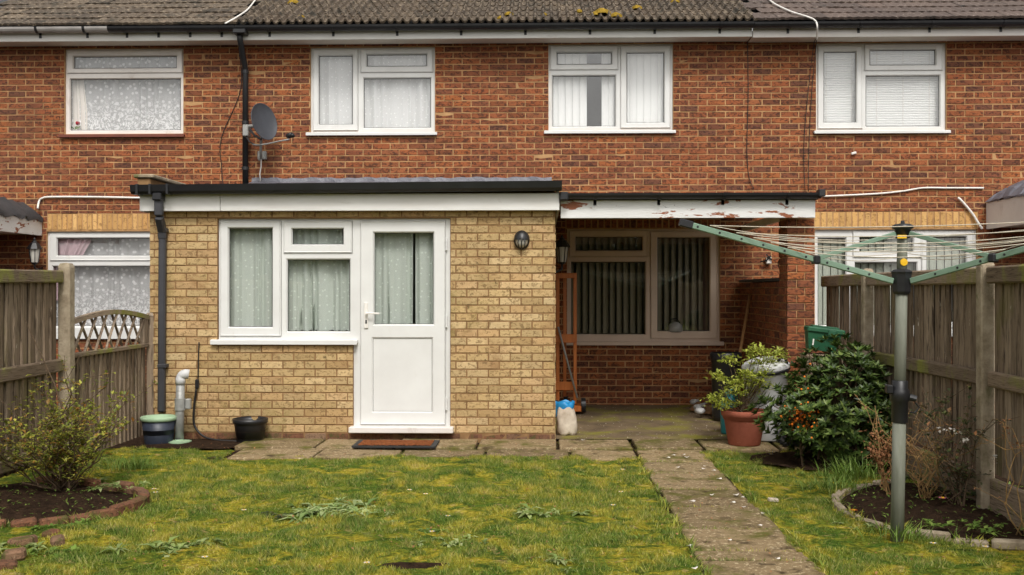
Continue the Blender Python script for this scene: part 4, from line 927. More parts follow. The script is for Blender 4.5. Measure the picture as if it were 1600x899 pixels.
# ------------------------------------------------------------------ fences
_board = {}
def board_mesh(k):
    if k not in _board:
        r = random.Random(k); j = lambda a: r.uniform(-a, a); V = []
        for z in (0, .35, .7, 1):
            for x, y in ((-.5, -.5), (.5, -.35+j(.1)), (.5, .5), (-.5, .5)): V.append((x+j(.03), y+j(.12), z+(j(.006) if z == 1 else 0)))
        F = [(3,2,1,0), (12,13,14,15)]
        for a in (0, 4, 8):
            for q in range(4): F.append((a+q, a+(q+1) % 4, a+4+(q+1) % 4, a+4+q))
        me = bpy.data.meshes.new('board'); me.from_pydata(V, [], F); me.materials.append(m_wood); _board[k] = me
    return _board[k]
def boards(parent, X, y0, y1, z0, z1, wd, side, name='board'):
    """upright boards along Y; side +1 shows its face to +X, -1 to -X"""
    n = max(1, round((y1-y0)/wd)); wd = (y1-y0)/n
    for i in range(n):
        o = bpy.data.objects.new(name, board_mesh(rng.randrange(9))); COL.objects.link(o); o.parent = parent
        o.scale = (wd*1.25, .018, z1-z0+rng.uniform(-.006, .006)); o.rotation_euler = (rng.uniform(-.004, .004), rng.uniform(-.005, .005), side*math.pi/2+(rng.uniform(.1, .2) if side > 0 else -rng.uniform(.1, .2)))
        o.location = Vector((X+rng.uniform(-.003, .003), y0+wd*(i+.5), z0))-wl(parent)
def post(parent, X, Y, z1, w_=.1, d=.1, mat=m_concrete, z0=-.1):
    b = MB(); b.box(X-w_/2, X+w_/2, Y-d/2, Y+d/2, z0, z1-.02, .01); b.lathe([(w_*.68, 0), (w_*.5, .03), (.001, .035)], (X, Y, z1-.025), 4, m=Matrix.Rotation(math.pi/4, 3, 'Z')); b.build('post', mat, parent)
LX = -3.87
lf = empty('wooden_fence', (LX, 7.3, 0), 'tall weathered board fence along the left side of the lawn', 'fence')
boards(lf, LX-.04, 6.02, 8.16, .12, 1.61, .112, 1)
boards(lf, LX-.04, 3.6, 5.9, .12, 1.61, .112, 1)
for z, hh in ((1.575, .05), (.86, .052), (.2, .05)):
    for a, b_ in ((5.98, 8.17), (3.6, 5.93)):
        m = MB(); m.bar((LX-.005, a, z-.01), (LX-.005, b_, z+.012), .045, hh*2, .012); m.build('rail', m_wood_h, lf)
post(lf, LX+.01, 8.23, 1.69); post(lf, LX+.01, 5.96, 1.69)
tp = empty('trellis_panel', (LX, 9.15, 0), 'lower wooden fence panel with arched lattice top beside the extension', 'fence panel')
boards(tp, LX-.03, 8.3, 10.0, .06, .915, .088, 1)
MB().bar((LX-.01, 8.29, .935), (LX-.01, 10.02, .94), .05, .04, .006).build('rail', m_wood_h, tp)
arch = lambda y: 1.205+.075*math.sin(math.pi*(y-8.29)/1.73)
m = MB(); ysq = [8.29+1.73*i/14 for i in range(15)]
V = []; F = []
for y in ysq: V += [(LX-.03, y, arch(y)-.02), (LX+.015, y, arch(y)-.02), (LX+.015, y, arch(y)+.022), (LX-.03, y, arch(y)+.022)]
for i in range(14):
    for q in range(4): F.append((i*4+q, i*4+(q+1) % 4, i*4+4+(q+1) % 4, i*4+4+q))
F += [(0,1,2,3), (56,57,58,59)]
m.add(V, F).build('arched_rail', m_wood_h, tp)
for i in range(7):
    y = 8.36+i*.215
    for s, xo in ((1, LX+.002), (-1, LX-.022)):
        a, b_ = (y, y+.24) if s > 0 else (y+.2, y-.04); a = min(max(a, 8.3), 9.9); b_ = min(max(b_, 8.3), 9.9)
        MB().bar((xo, a, .95), (xo, b_, arch(b_)-.01), .014, .022, .003, up=(1,0,0)).build('lattice_slat', m_wood, tp)
MB().box(LX-.035, LX+.012, 9.86, 9.97, .96, 1.2, .004).build('end_board', m_wood, tp)
post(tp, LX+.015, 10.02, 1.25, .075, .06, m_wood)
RX = 2.86
rf_ = empty('wooden_fence', (RX, 7.5, 0), 'weathered board fence with concrete posts along the right side of the garden', 'fence')
pY = [9.12, 6.72, 4.3]
for a, b_ in ((9.19, 10.5), (6.8, 9.04), (4.38, 6.63)):
    boards(rf_, RX+.05, a, b_, .3, 1.57, .108, -1)
    for z, hh, dx in ((1.575, .055, 0), (.9, .05, .01)):
        MB().bar((RX+.015+dx, a-.02, z+rng.uniform(-.01, .01)), (RX+.015+dx, b_+.02, z+rng.uniform(-.01, .01)), .05, hh*2, .012).build('rail', m_wood_h, rf_)
    MB().box(RX+.02, RX+.06, a-.03, b_+.03, .0, .27, .008).build('gravel_board', m_wood_h, rf_)
for y in pY: post(rf_, RX+.02, y, 1.66, .09, .09)
# ------------------------------------------------------------------ rotary dryer
P0 = Vector((ax(1405, 6.03), 6.03, 0)); rd = empty('rotary_dryer', P0, 'open rotary washing line with green arms on a grey metal pole in the lawn', 'washing line')
px_, py_ = P0.x, P0.y
zhub, ztop = az(437, 6.03, 1405), az(356, 6.03, 1412); zc = az(620, 6.03, 1400)
lean = Vector((.022, 0, 0))
PT = lambda z: Vector((px_-.012+.026*z/1.5, py_, z))
MB().tube([PT(-.05), PT(zc-.02)], .038, 20).build('lower_pole', m_pole, rd, True)
MB().tube([PT(zc-.05), PT(zhub)], .033, 20).build('upper_pole', m_pole, rd, True)
MB().tube([PT(zhub), PT(ztop)], .029, 18).build('top_pole', m_pole, rd, True)
cl = MB(); cl.lathe([(.043, -.15), (.046, -.14), (.046, -.03), (.056, -.02), (.056, .035), (.046, .05), (.046, .09), (.04, .095)], PT(zc), 18); cl.build('clamp', m_black, rd, True)
q = PT(zc); MB().box(q.x-.085, q.x-.048, q.y-.04, q.y+.01, q.z+.02, q.z+.07, .006).build('clamp_tab', m_black, rd)
MB().tube([q+Vector((.05, -.02, 0)), q+Vector((.085, -.03, -.01))], .02, 10).build('clamp_knob', m_black, rd)
MB().tube([q+Vector((.07, -.03, -.02)), q+Vector((.1, -.035, -.06)), q+Vector((.07, -.04, -.09)), q+Vector((.04, -.05, -.085))], .005, 6).build('clamp_lever', m_black, rd)
hb = MB(); hb.lathe([(.044, -.085), (.052, -.07), (.058, .03), (.062, .045), (.05, .056), (.036, .06)], PT(zhub), 8); hb.build('hub', m_black, rd)
MB().lathe([(.036, -.06), (.044, -.055), (.044, -.01), (.06, -.005), (.06, .012), (.045, .02), (.012, .024), (.01, .04), (.001, .042)], PT(ztop), 18).build('top_cap', m_black, rd, True)
tl_ = PT(ztop-.055); MB().box(tl_.x-.046, tl_.x+.006, tl_.y-.052, tl_.y-.045, tl_.z-.01, tl_.z+.01).build('label', m_yellow, rd)
tl_ = PT(zhub+.1); MB().lathe([(.022, 0), (.021, .006), (.001, .007)], tl_+Vector((.0, -.03, .0)), 14, m=Matrix.Rotation(R(90), 3, 'X')).build('label', m_yellow, rd)
AL = 1.35; angs = [R(191), R(311), R(71)]; rise = az(347, 5.77, 1066)-zhub
tips = []
for a in angs:
    d = Vector((math.cos(a), math.sin(a), 0)); s = PT(zhub)+d*.055+Vector((0, 0, -.01)); e = PT(zhub)+d*AL+Vector((0, 0, rise)); tips.append((s, e))
    dirn = (e-s).normalized(); arm = MB().bar(s, e-dirn*.07, .022, .034, .004).build('arm', m_green, rd)
    MB().bar(e-dirn*.08, e, .03, .044, .006).build('end_cap', m_black, arm)
    hm = MB()
    for k in range(9):
        f = .12+.1*k; q = s+(e-s)*f; sd_ = dirn.cross(Vector((0, 0, 1))).normalized()
        hm.tube([q+sd_*.0125, q-sd_*.0125], .007, 8)
    hm.build('line_eyelet', m_black, arm)
    j = s+(e-s)*.37; jb = MB(); jb.obox(j, (.02, .028, .025), Matrix.Rotation(a, 3, 'Z'), .008); jb.build('joint', m_black, arm)
    MB().bar(PT(ztop-.035)+d*.045, j+Vector((0, 0, .005)), .02, .026, .003).build('strut', m_green, rd)
ln = MB()
fr_ = [.42, .5, .58, .66, .74, .86]
for f in fr_:
    q = [s+(e-s)*f+Vector((0, 0, .028)) for s, e in tips]
    for i in range(3):
        a, b_ = q[i], q[(i+1) % 3]; sag = .02+.03*rng.random()
        ln.tube([a+(b_-a)*t+Vector((0, 0, -sag*4*t*(1-t))) for t in [k/8 for k in range(9)]], .0026, 5)
ln.build('line', m_rope, rd)
# ------------------------------------------------------------------ pots, bins, tools
def potlathe(name, p, prof, mat, n=32): return MB().lathe(prof, p, n)
g = ground(248, 694); root = empty('plastic_bucket', g, 'navy plastic pot with pale green rim under the extension downpipe', 'plant pot')
r1 = .16
MB().lathe([(.001, 0), (.125, 0), (.13, .01), (.158, .235), (.15, .235), (.145, .1), (.001, .09)], g, 32).build('body', m_navy, root, True)
MB().lathe([(.152, .225), (.17, .232), (.172, .258), (.165, .268), (.148, .26), (.13, .2), (.001, .19)], g, 32).build('rim', m_mint, root, True)
g = ground(391, 692); root = empty('plant_pot', g, 'empty black plastic pot against the yellow brick wall', 'plant pot')
MB().lathe([(.001, 0), (.112, 0), (.118, .012), (.15, .175), (.153, .19), (.168, .195), (.17, .235), (.16, .238), (.155, .2), (.13, .05), (.001, .05)], g, 32).build('body', m_black, root, True)
MB().lathe([(.145, .12), (.1, .14), (.001, .15)], g, 20).build('soil', m_soil, root)
g = ground(281, 690); g.y = 9.78; g.x = ax(282, 9.78); root = empty('vent_pipe', g, 'grey galvanised pipe with elbow top beside the navy pot', 'pipe')
zt = az(594, 9.78)
MB().tube([g+Vector((-.012, 0, -.02)), (g.x, g.y, zt)], .041, 16).build('upright', m_grey_metal, root, True)
e = [(g.x, g.y, zt)]+[(g.x+.05-.05*math.cos(a), g.y+.01, zt+.05*math.sin(a)) for a in (0.3, .7, 1.1, 1.5)]
MB().tube([(g.x, g.y, zt-.05)]+e+[(g.x+.075, g.y+.02, zt+.045)], .047, 16).build('elbow', m_bin, root, True)
zz = az(633, 9.78); b = MB(); b.tube([(g.x-.004, g.y, zz-.06), (g.x-.004, g.y, zz+.055)], .05, 16); b.box(g.x+.05, g.x+.1, g.y-.02, g.y+.03, zz-.05, zz+.05, .008); b.build('collar', m_grey_metal, root)
MB().lathe([(.11, 0), (.11, .012), (.04, .02), (.035, .03)], (g.x-.01, g.y-.02, .015), 14, .1).build('foot', m_mint, root)
# doormat
mx0, mx1 = ax(556, 9.55), ax(684, 9.55); my0, my1 = 9.33, 9.74; root = empty('doormat', ((mx0+mx1)/2, 9.53, .05), 'brown coir doormat with black rubber border below the door step', 'doormat')
MB().holes(mx0, mx1, my0, my1, [(mx0+.045, mx1-.045, my0+.04, my1-.04)], 0, .014)
b = MB(); bb = MB().holes(mx0, mx1, my0, my1, [(mx0+.045, mx1-.045, my0+.04, my1-.04)], .034, .05); b.add([(x, z, y) for x, y, z in bb.v], [f[::-1] for f in bb.f]); b.build('border', m_rubber, root)
V = []; n1, n2 = 60, 22
for k in range(n2+1):
    for i in range(n1+1): V.append((mx0+.047+(mx1-mx0-.094)*i/n1, my0+.042+(my1-my0-.084)*k/n2, .05+rng.uniform(0, .008)))
MB().add(V, [(k*(n1+1)+i, k*(n1+1)+i+1, (k+1)*(n1+1)+i+1, (k+1)*(n1+1)+i) for k in range(n2) for i in range(n1)]).build('coir', m_coir, root)
# wooden frame on wheels (folded easel) in the porch corner
fy = 11.9; root = empty('wooden_easel', (ax(884, fy), fy, .06), 'tall orange brown wooden frame on black wheels behind the corner of the extension', 'easel')
zt_, zb_ = az(428, fy), .16
X1, X2, X3 = ax(871.5, fy), ax(883, fy), ax(898.5, fy)
for X, y, zt2 in ((X1, fy, zt_), (X2, fy+.18, zt_-.02), (X3, fy, zt_)):
    MB().bar((X, y, zb_), (X, y, zt2), .04, .03, .004, up=(0,1,0)).build('upright', m_orange_wood, root)
for v, hgt in ((431, .06), (529, .1), (603, .1)):
    z = az(v, fy-.03); MB().box(X1-.03, X3+.02, fy-.045, fy-.02, z-hgt/2, z+hgt/2, .004).build('crossbar', m_orange_wood, root)
MB().box(X1-.03, X3+.07, fy-.1, fy+.2, .08, .15, .006).build('foot', m_orange_wood, root)
for X, y in ((X1, fy+.05), (X3+.09, fy-.03), (X1+.09, fy+.2)):
    MB().tube([(X-.02, y, .15), (X+.03, y, .15)], .085, 20).build('wheel', m_black, root)
MB().tube([at(872, 511, fy-.08), at(883, 552, fy-.1), at(902, 622, fy-.13)], .012, 8).build('rod', m_grey_metal, root, True)
# sack of compost
g = ground(884, 683); g.z = .025; root = empty('compost_sack', g, 'part used white and blue plastic sack by the extension corner', 'sack')
def sackmesh(name, prof, mat, cx, cy, z0, ph, sq=.75):
    V, F = [], []; n = 28
    for i, (r, z) in enumerate(prof):
        for k in range(n):
            a = 2*math.pi*k/n; rr = r*(1+.1*math.sin(3*a+ph+z*13)+.07*math.sin(7*a+z*31+ph)+.05*math.sin(11*a-z*40)); V.append((cx+rr*math.cos(a), cy+rr*sq*math.sin(a), z0+z+.012*math.sin(4*a+ph)))
    for i in range(len(prof)-1):
        for k in range(n): F.append((i*n+k, i*n+(k+1) % n, (i+1)*n+(k+1) % n, (i+1)*n+k))
    return MB().add(V, F).build(name, mat, root, True)
sackmesh('body', [(.001, 0), (.09, 0), (.105, .03), (.1, .1), (.098, .17), (.085, .23), (.07, .27)], m_sack, g.x+.005, g.y, g.z, .4)
sackmesh('folded_top', [(.09, .19), (.1, .24), (.102, .29), (.094, .33), (.086, .325), (.085, .27)], m_blue, g.x-.015, g.y+.04, g.z, 2.2)
# black bin with the broom handle
yb2 = 11.35; xb = ax(1134, yb2); root = empty('black_bin', (xb, yb2, .05), 'tall black bin in the dark porch corner behind the potted shrub', 'bin')
zt2 = az(553, yb2); MB().lathe([(.001, .0), (.13, 0), (.15, .05), (.155, zt2-.14), (.165, zt2-.13), (.165, zt2-.05), (.15, zt2-.05), (.14, .3), (.001, .3)], (xb, yb2, .05), 28).build('body', m_black, root, True)
b = MB(); b.lathe([(.172, zt2-.1), (.175, zt2-.05), (.16, zt2-.03)], (xb, yb2, .05), 28); b.build('rim', m_black, root, True)
a, b_ = at(1172, 461, 12.0), at(1139, 652, 11.1)
root = empty('broom', b_, 'long pale wooden broom handle leaning into the porch corner', 'broom'); MB().tube([a, b_], .019, 10).build('handle', m_handle_wood, root, True)
MB().box(b_.x-.09, b_.x+.12, b_.y-.03, b_.y+.03, .05, b_.z+.03, .01).build('brush_head', m_black, root)
# pale grey dustbin with lid
yd = 10.04; xdn = 2.19; root = empty('dustbin', (xdn, yd, .03), 'pale grey round dustbin with black handled lid behind the potted shrub', 'bin')
zt3 = az(577, yd, 1195)-.03
MB().lathe([(.001, 0), (.175, 0), (.18, .01), (.2, zt3*.5), (.215, zt3-.02), (.222, zt3-.015), (.222, zt3), (.2, zt3), (.19, .3), (.001, .3)], (xdn, yd, .03), 36).build('body', m_bin, root, True)
lm = Matrix.Rotation(R(7), 3, 'X')@Matrix.Rotation(R(-6), 3, 'Y')
MB().lathe([(.228, 0), (.232, .025), (.21, .05), (.13, .085), (.06, .1), (.001, .102)], (xdn, yd, .03+zt3+.015), 36, m=lm).build('lid', m_bin, root, True)
MB().lathe([(.226, -.03), (.235, -.022), (.235, -.003), (.228, 0)], (xdn, yd, .03+zt3+.012), 36, m=lm).build('lid_band', m_black, root, True)
hx, hz = ax(1223, 9.9), az(566, 9.9); MB().tube([(hx-.04, 9.93, hz-.05), (hx-.045, 9.92, hz), (hx-.02, 9.91, hz+.045), (hx+.02, 9.91, hz+.045), (hx+.045, 9.92, hz), (hx+.04, 9.93, hz-.05)], .014, 8).build('handle', m_black, root, True)
# teal plastic container half hidden by the potted shrub
q = Vector((ax(1141, 10.4), 10.4, .03)); root = empty('plastic_container', q, 'teal plastic container half hidden behind the potted shrub', 'container')
MB().lathe([(.001, 0), (.085, 0), (.095, .02), (.1, .26), (.085, .32), (.05, .35), (.045, .4), (.001, .4)], q, 24).build('body', m_teal, root, True)
MB().tube([q+Vector((-.05, -.06, .34)), q+Vector((-.06, -.09, .42)), q+Vector((.02, -.09, .47)), q+Vector((.06, -.06, .36))], .012, 8).build('handle', m_teal, root, True)
# sacking on the floor
g = ground(1105, 640, .06); root = empty('folded_sacking', g, 'crumpled brown sacking with grey stones on the porch floor', 'sacking'); V = []; F = []; n1, n2 = 18, 10
for k in range(n2+1):
    for i in range(n1+1):
        x, y = g.x-.18+.5*i/n1+.05*math.sin(k*.9), g.y-.5+.75*k/n2+.04*math.sin(i*.8); V.append((x, y, .065+.13*(.35+.65*abs(math.sin(i*.8+k*.35)))*math.sin(math.pi*k/n2)*math.sin(math.pi*i/n1)+.03*rng.random()*(0 < i < n1)*(0 < k < n2)))
MB().add(V, [(k*(n1+1)+i, k*(n1+1)+i+1, (k+1)*(n1+1)+i+1, (k+1)*(n1+1)+i) for k in range(n2) for i in range(n1)]).build('cloth', m_brownsack, root, True)
for (u, v) in ((1086, 624), (1092, 632), (1101, 630), (1094, 638)):
    q = ground(u, v+5, .12); MB().lathe([(.001, -.03), (.05, -.02), (.06, .01), (.04, .035), (.001, .04)], q, 9, .18).build('stone', m_bin, root, True)
# small green caddy, tipped on a stack behind the bush
yc_ = 9.3; p = at(1284, 548, yc_); root = empty('food_caddy', p, 'dark green lidded caddy box tilted above the glossy bush', 'caddy bin')
mc = Matrix.Rotation(R(-6), 3, 'Z')@Matrix.Rotation(R(7), 3, 'Y'); b = MB(); hw, hd, hh = .145, .11, .16
V = []
for z, k in ((0, .82), (hh, 1.0)):
    for sx_, sy_ in ((-1,-1),(1,-1),(1,1),(-1,1)): V.append(p+mc@Vector((sx_*hw*k-.01, sy_*hd*k, z)))
b.add(V, [(3,2,1,0),(4,5,6,7),(0,1,5,4),(1,2,6,5),(2,3,7,6),(3,0,4,7)]); b.build('body', m_caddy, root)
b = MB(); b.obox(p+mc@Vector((.0, 0, hh+.022)), (hw+.018, hd+.016, .024), mc, .014); b.obox(p+mc@Vector((0, 0, hh+.05)), (hw-.03, hd-.03, .012), mc, .01); b.build('lid', m_caddy, root)
b = MB(); b.obox(p+mc@Vector((.05, -hd-.02, hh)), (.035, .008, .03), mc, .004); b.obox(p+mc@Vector((hw+.04, 0, hh-.0)), (.03, .05, .014), mc, .004); b.build('latch', m_caddy, root)
b = MB(); b.obox(p+mc@Vector((-hw+.045, -hd+.006, .07)), (.006, .003, .028), mc); b.build('label', m_white, root)
st = MB(); st.box(p.x-.16, p.x+.17, yc_-.12, yc_+.14, .0, p.z-.03, .01); o = st.build('wooden_crate', m_wood, None, origin=(p.x, yc_, 0)); tag(o, 'weathered wooden crate under the green caddy behind the bush', 'crate')
# dark mat of rubber slats in front of the bush
b = MB(); g = ground(1255, 699); g.z = .05
for i in range(11):
    for_ = i
    x = g.x-.2+.04*i; b.bar((x, g.y-.17, .05+.01*math.sin(i)), (x+.02, g.y+.18, .07+.01*math.sin(i*.7)), .026, .03, .004)
for y in (-.12, .0, .12): b.box(g.x-.22, g.x+.24, g.y+y-.012, g.y+y+.012, .03, .048)
root = empty('rubber_mat', g, 'black ribbed rubber mat lying under the glossy bush', 'mat'); b.build('ribs', m_black, root)
# ------------------------------------------------------------------ plants
def leaves_np(P, D, L, wd, fold=.25, nrm=None, curl=.2):
    """leaf blades: base points P, directions D, lengths L: 6 vertices, 4 triangles each"""
    n = len(P); D = D/np.linalg.norm(D, axis=1, keepdims=True); up = nrm if nrm is not None else np.tile([0, 0, 1.], (n, 1))
    S_ = np.cross(D, up); S_ /= np.maximum(np.linalg.norm(S_, axis=1, keepdims=True), 1e-5); N_ = np.cross(S_, D); L = L[:, None]; W_ = L*wd
    m = P+D*L*.45-N_*L*.02; tip = P+D*L-N_*L*curl
    l = m+S_*W_*.5+N_*W_*fold; r = m-S_*W_*.5+N_*W_*fold; V = np.stack([P, l, m, r, tip], 1).reshape(-1, 3)
    F = np.array([[0, 2, 1], [0, 3, 2], [1, 2, 4], [2, 3, 4]]); F = (np.arange(n)[:, None, None]*5+F[None]).reshape(-1, 3); return V, F
def stems(base, n, height, spread, seed, r0=.006, lean=(0, 0), branch=2, wig=.25, steps=7, fan=1.3):
    """wiry stems from one base: list of point lists"""
    r = random.Random(seed); out = []
    for i in range(n):
        a = 2*math.pi*r.random(); s = spread*math.sqrt(r.random()); h = height*r.uniform(.6, 1); tx, ty = s*math.cos(a)+lean[0], s*math.sin(a)+lean[1]; p = Vector(base)+Vector((r.uniform(-.05, .05), r.uniform(-.05, .05), 0)); pts = [p.copy()]
        for k in range(steps):
            t = (k+1)/steps; q = Vector(base)+Vector((tx*t**fan, ty*t**fan, h*t))+Vector((r.gauss(0, 1), r.gauss(0, 1), r.gauss(0, .5)))*wig*.12*h; pts.append(q)
        out.append((pts, r0))
        for b in range(branch):
            k = r.randrange(2, steps); p = pts[k]; a2 = 2*math.pi*r.random(); l = height*r.uniform(.15, .35); d = Vector((math.cos(a2), math.sin(a2), r.uniform(.2, 1))).normalized(); out.append(([p, p+d*l*.5+Vector((0, 0, r.gauss(0, .02))), p+d*l+Vector((r.gauss(0, .03), r.gauss(0, .03), r.gauss(0, .03)))], r0*.6))
    return out
def stem_mesh(ss, mat, parent, name='stem'):
    mb = MB()
    for pts, r in ss: mb.tube(pts, [r*(1-.65*i/(len(pts)-1)) for i in range(len(pts))], 5, False)
    return mb.build(name, mat, parent, True)
def leaf_cloud(ss, per, L, wd, mat, parent, seed, t0=.3, name='foliage', updir=.4, **kw):
    g_ = np.random.default_rng(seed); P, D = [], []
    for pts, _ in ss:
        n = len(pts)-1
        for _k in range(max(1, int(per*(n/7 if n > 2 else .6)))):
            t = (t0+(1-t0)*g_.random())*n if n > 2 else g_.random()*n; i = min(int(t), n-1); p = pts[i].lerp(pts[i+1], t-i); d = g_.normal(size=3); d[2] = abs(d[2])*updir+.1; P.append(p); D.append(d)
    P = np.array([tuple(p) for p in P])+g_.normal(size=(len(P), 3))*.012; D = np.array(D); V, F = leaves_np(P, D, L*g_.uniform(.6, 1.2, len(P)), wd, **kw)
    return np_mesh(name, V, F, mat, parent)
# big glossy bush
B = Vector((2.46, 8.62, 0)); root = empty('glossy_bush', B, 'large rounded dark green glossy leaved bush by the right fence', 'bush')
g_ = np.random.default_rng(11); ss = []
tipsP = []; k = 0
while len(tipsP) < 1000:
    d = g_.normal(size=3); d /= np.linalg.norm(d)
    if d[2] < -.85: continue
    rad = .55+.45*g_.random()**.5
    lump = 1+.13*math.sin(d[0]*5+1)+.12*math.sin(d[1]*7)+.1*math.sin(d[2]*6+2)
    q = np.array([B.x+d[0]*.57*rad*lump+.03, B.y+d[1]*.48*rad*lump, .46+d[2]*.49*rad*lump])
    if q[2] < .04: continue
    tipsP.append((q, d))
for q, d in tipsP[::6]: ss.append(([B+Vector((g_.normal()*.05, g_.normal()*.05, 0)), Vector(B).lerp(Vector(q), .5)+Vector((0, 0, .12)), Vector(q)], .012))
stem_mesh(ss, m_stem, root)
P, D, Ls, NN = [], [], [], []
for q, d in tipsP:
    axis = Vector(d)*.7+Vector((0, 0, .8)); axis.normalize(); x = axis.cross(Vector((.3, .7, .1))).normalized(); y = axis.cross(x); ph = g_.random()*6; nl = g_.integers(8, 12)
    for j in range(nl):
        a = ph+2*math.pi*j/nl*1.0; rise = g_.uniform(.25, 1.5); dv = (x*math.cos(a)+y*math.sin(a))+axis*rise
        P.append(q); D.append(tuple(dv)); Ls.append(g_.uniform(.05, .088)); NN.append(tuple(axis))
P, D, Ls, NN = map(np.array, (P, D, Ls, NN)); dist = np.linalg.norm(P+D*.05-np.array(CAMP), axis=1); outer = np.array([(p-np.array([B.x, B.y, .5])).dot(np.array([0, -1, .3])) for p in P]); order = np.argsort(-outer)
near, rest = order[:280], order[280:]
V, F = leaves_np(P[rest], D[rest], Ls[rest], .36, .25, NN[rest], .12); np_mesh('foliage', V, F, m_rhodo, root, kind='stuff')
lm_ = []
for k in range(6):
    V, F = leaves_np(np.zeros((1, 3)), np.array([[0, 1., 0]]), np.array([1.]), .32+.02*k, .25, np.array([[0, 0, 1.]]), .06+.04*k); me = bpy.data.meshes.new('leaf'); me.from_pydata(V.tolist(), [], F.tolist()); me.materials.append(m_rhodo); lm_.append(me)
for i in near:
    d = Vector(D[i]).normalized(); s_ = d.cross(Vector(NN[i])).normalized(); n_ = s_.cross(d); o = bpy.data.objects.new('leaf', lm_[i % 6]); COL.objects.link(o); o.parent = root
    o.matrix_local = Matrix.Translation(Vector(P[i])-wl(root))@Matrix((s_, d, n_)).transposed().to_4x4()@Matrix.Scale(Ls[i], 4)
# orange berried shrub behind it
q0 = at(1250, 660, 8.15); root = empty('berry_shrub', (q0.x, 8.4, 0), 'orange berried shrub growing through the left side of the glossy bush', 'shrub'); mb = MB(); st_ = []
for i in range(150):
    u, v = rng.gauss(1252, 14), rng.gauss(648, 8) if i < 120 else rng.gauss(622, 20)
    if i >= 140: u, v = rng.gauss(1262, 10), rng.gauss(672, 8)
    p = at(u, v, 8.3+rng.uniform(-.05, .12)); mb.lathe([(.001, -.008), (.008, -.004), (.009, .003), (.001, .009)], p, 5)
    if i % 9 == 0: st_.append(([Vector((q0.x+.1, 8.45, 0)), Vector((q0.x+.06, 8.4, p.z*.6)), p], .006))
mb.build('berries', m_berry, root, kind='stuff'); stem_mesh(st_, m_stem, root); leaf_cloud(st_, 9, .035, .5, m_darkplant, root, 5, .5)
# terracotta pot with its shrub
g = ground(1163, 698); g.z = .02; root = empty('potted_shrub', g, 'lime green leafed shrub in a terracotta pot at the porch edge', 'potted plant')
MB().lathe([(.001, 0), (.142, 0), (.15, .01), (.188, .235), (.19, .24), (.2, .245), (.204, .27), (.214, .275), (.219, .318), (.21, .328), (.198, .322), (.192, .27), (.001, .26)], g, 40).build('pot', m_terra, root, True)
MB().lathe([(.194, .285), (.1, .3), (.001, .305)], g, 20).build('soil', m_soil, root)
T0 = g+Vector((-.03, 0, .29)); clus = [(1118, 622), (1108, 628), (1130, 615), (1125, 594), (1116, 590), (1140, 566), (1133, 563), (1150, 596), (1160, 585), (1172, 590), (1184, 594), (1178, 568), (1172, 556), (1186, 552), (1207, 556), (1213, 552), (1168, 612), (1150, 612), (1194, 604), (1160, 640-12), (1138, 632), (1190, 585), (1165, 600), (1143, 600), (1190, 566), (1176, 546), (1128, 636), (1204, 566)]
ss = [([T0-Vector((0, 0, .06)), T0+Vector((.0, 0, .08)), T0+Vector((.02, .01, .2))], .014)]; P, D, Ls = [], [], []; g_ = np.random.default_rng(21)
for i, (u, v) in enumerate(clus):
    q = at(u+4, v, g.y+g_.uniform(-.22, .22)); mid = T0.lerp(q, .55)+Vector((g_.normal()*.02, g_.normal()*.02, -.03)); ss.append(([T0+Vector((0, 0, .1*g_.random())), mid, q], .006))
    for j in range(50):
        o = g_.normal(size=3)*np.array([.046, .046, .022]); P.append(np.array(q)+o); dd_ = g_.normal(size=3); dd_[2] = abs(dd_[2])*.6+.2; D.append(dd_); Ls.append(g_.uniform(.03, .058))
stem_mesh(ss, m_stem, root); V, F = leaves_np(np.array(P), np.array(D), np.array(Ls), .55); np_mesh('foliage', V, F, m_potleaf, root)
# left shrub in its bed
g = Vector((-3.42, 7.25, .03)); root = empty('sparse_shrub', g, 'straggly small leaved shrub in the left brick edged bed', 'shrub')
ss = stems(g, 44, .74, .78, 4, .0055, (-.05, 0), 3, .5, fan=.8)+stems(g, 12, 1.0, .5, 44, .006, (0, 0), 2, .35); stem_mesh(ss, m_stem, root); leaf_cloud(ss, 25, .043, .55, m_hedgeleaf, root, 6, .22)
a = ground(101, 663); root2 = empty('twig', (-3.45, 7.4, 0), 'long bare twig standing out of the left shrub', 'twig'); MB().tube([at(104, 660, 7.3), at(85, 600, 7.3), at(62, 550, 7.3), at(48, 520, 7.3), at(38, 498, 7.3)], [.006, .005, .004, .003, .002], 6, False).build('stem', m_stem, root2, True)
# grey leafed plants and weeds
def rosette(p, n, L, wd, mat, name, label, cat, seed, flat=.5, up=0, group=None, spread=.02):
    """a weed: several whorls of leaves that radiate from their own crowns and hug the ground"""
    n = int(n*2.6); L = L*.62; spread = spread*1.3; g_ = np.random.default_rng(seed); root = empty(name, p, label, cat, group); nc = max(1, n//11); cx = g_.normal(size=(nc, 2))*spread*np.array([1.15, .85]); w_ = g_.integers(0, nc, n)
    a = g_.uniform(0, 6.283, n); el = flat*g_.uniform(.1, 1.25, n); D = np.stack([np.cos(a), np.sin(a), el], 1); r0 = g_.uniform(0, .012, n)
    P = np.array(p)[None]+np.stack([cx[w_, 0]+np.cos(a)*r0, cx[w_, 1]+np.sin(a)*r0, np.full(n, up)+.004], 1); sc = (.55+.6*g_.random(nc))[w_]
    V, F = leaves_np(P, D, L*sc*g_.uniform(.6, 1.15, n), wd, .15, None, .35); np_mesh('foliage', V, F, mat, root, True); return root
gp = lambda u, v: (lambda q: Vector((q.x, q.y, float(lawn_h(q.x, q.y))+(.06 if in_ell(q.x, q.y, bedL) or in_ell(q.x, q.y, bedR) else 0))))(ground(u, v))
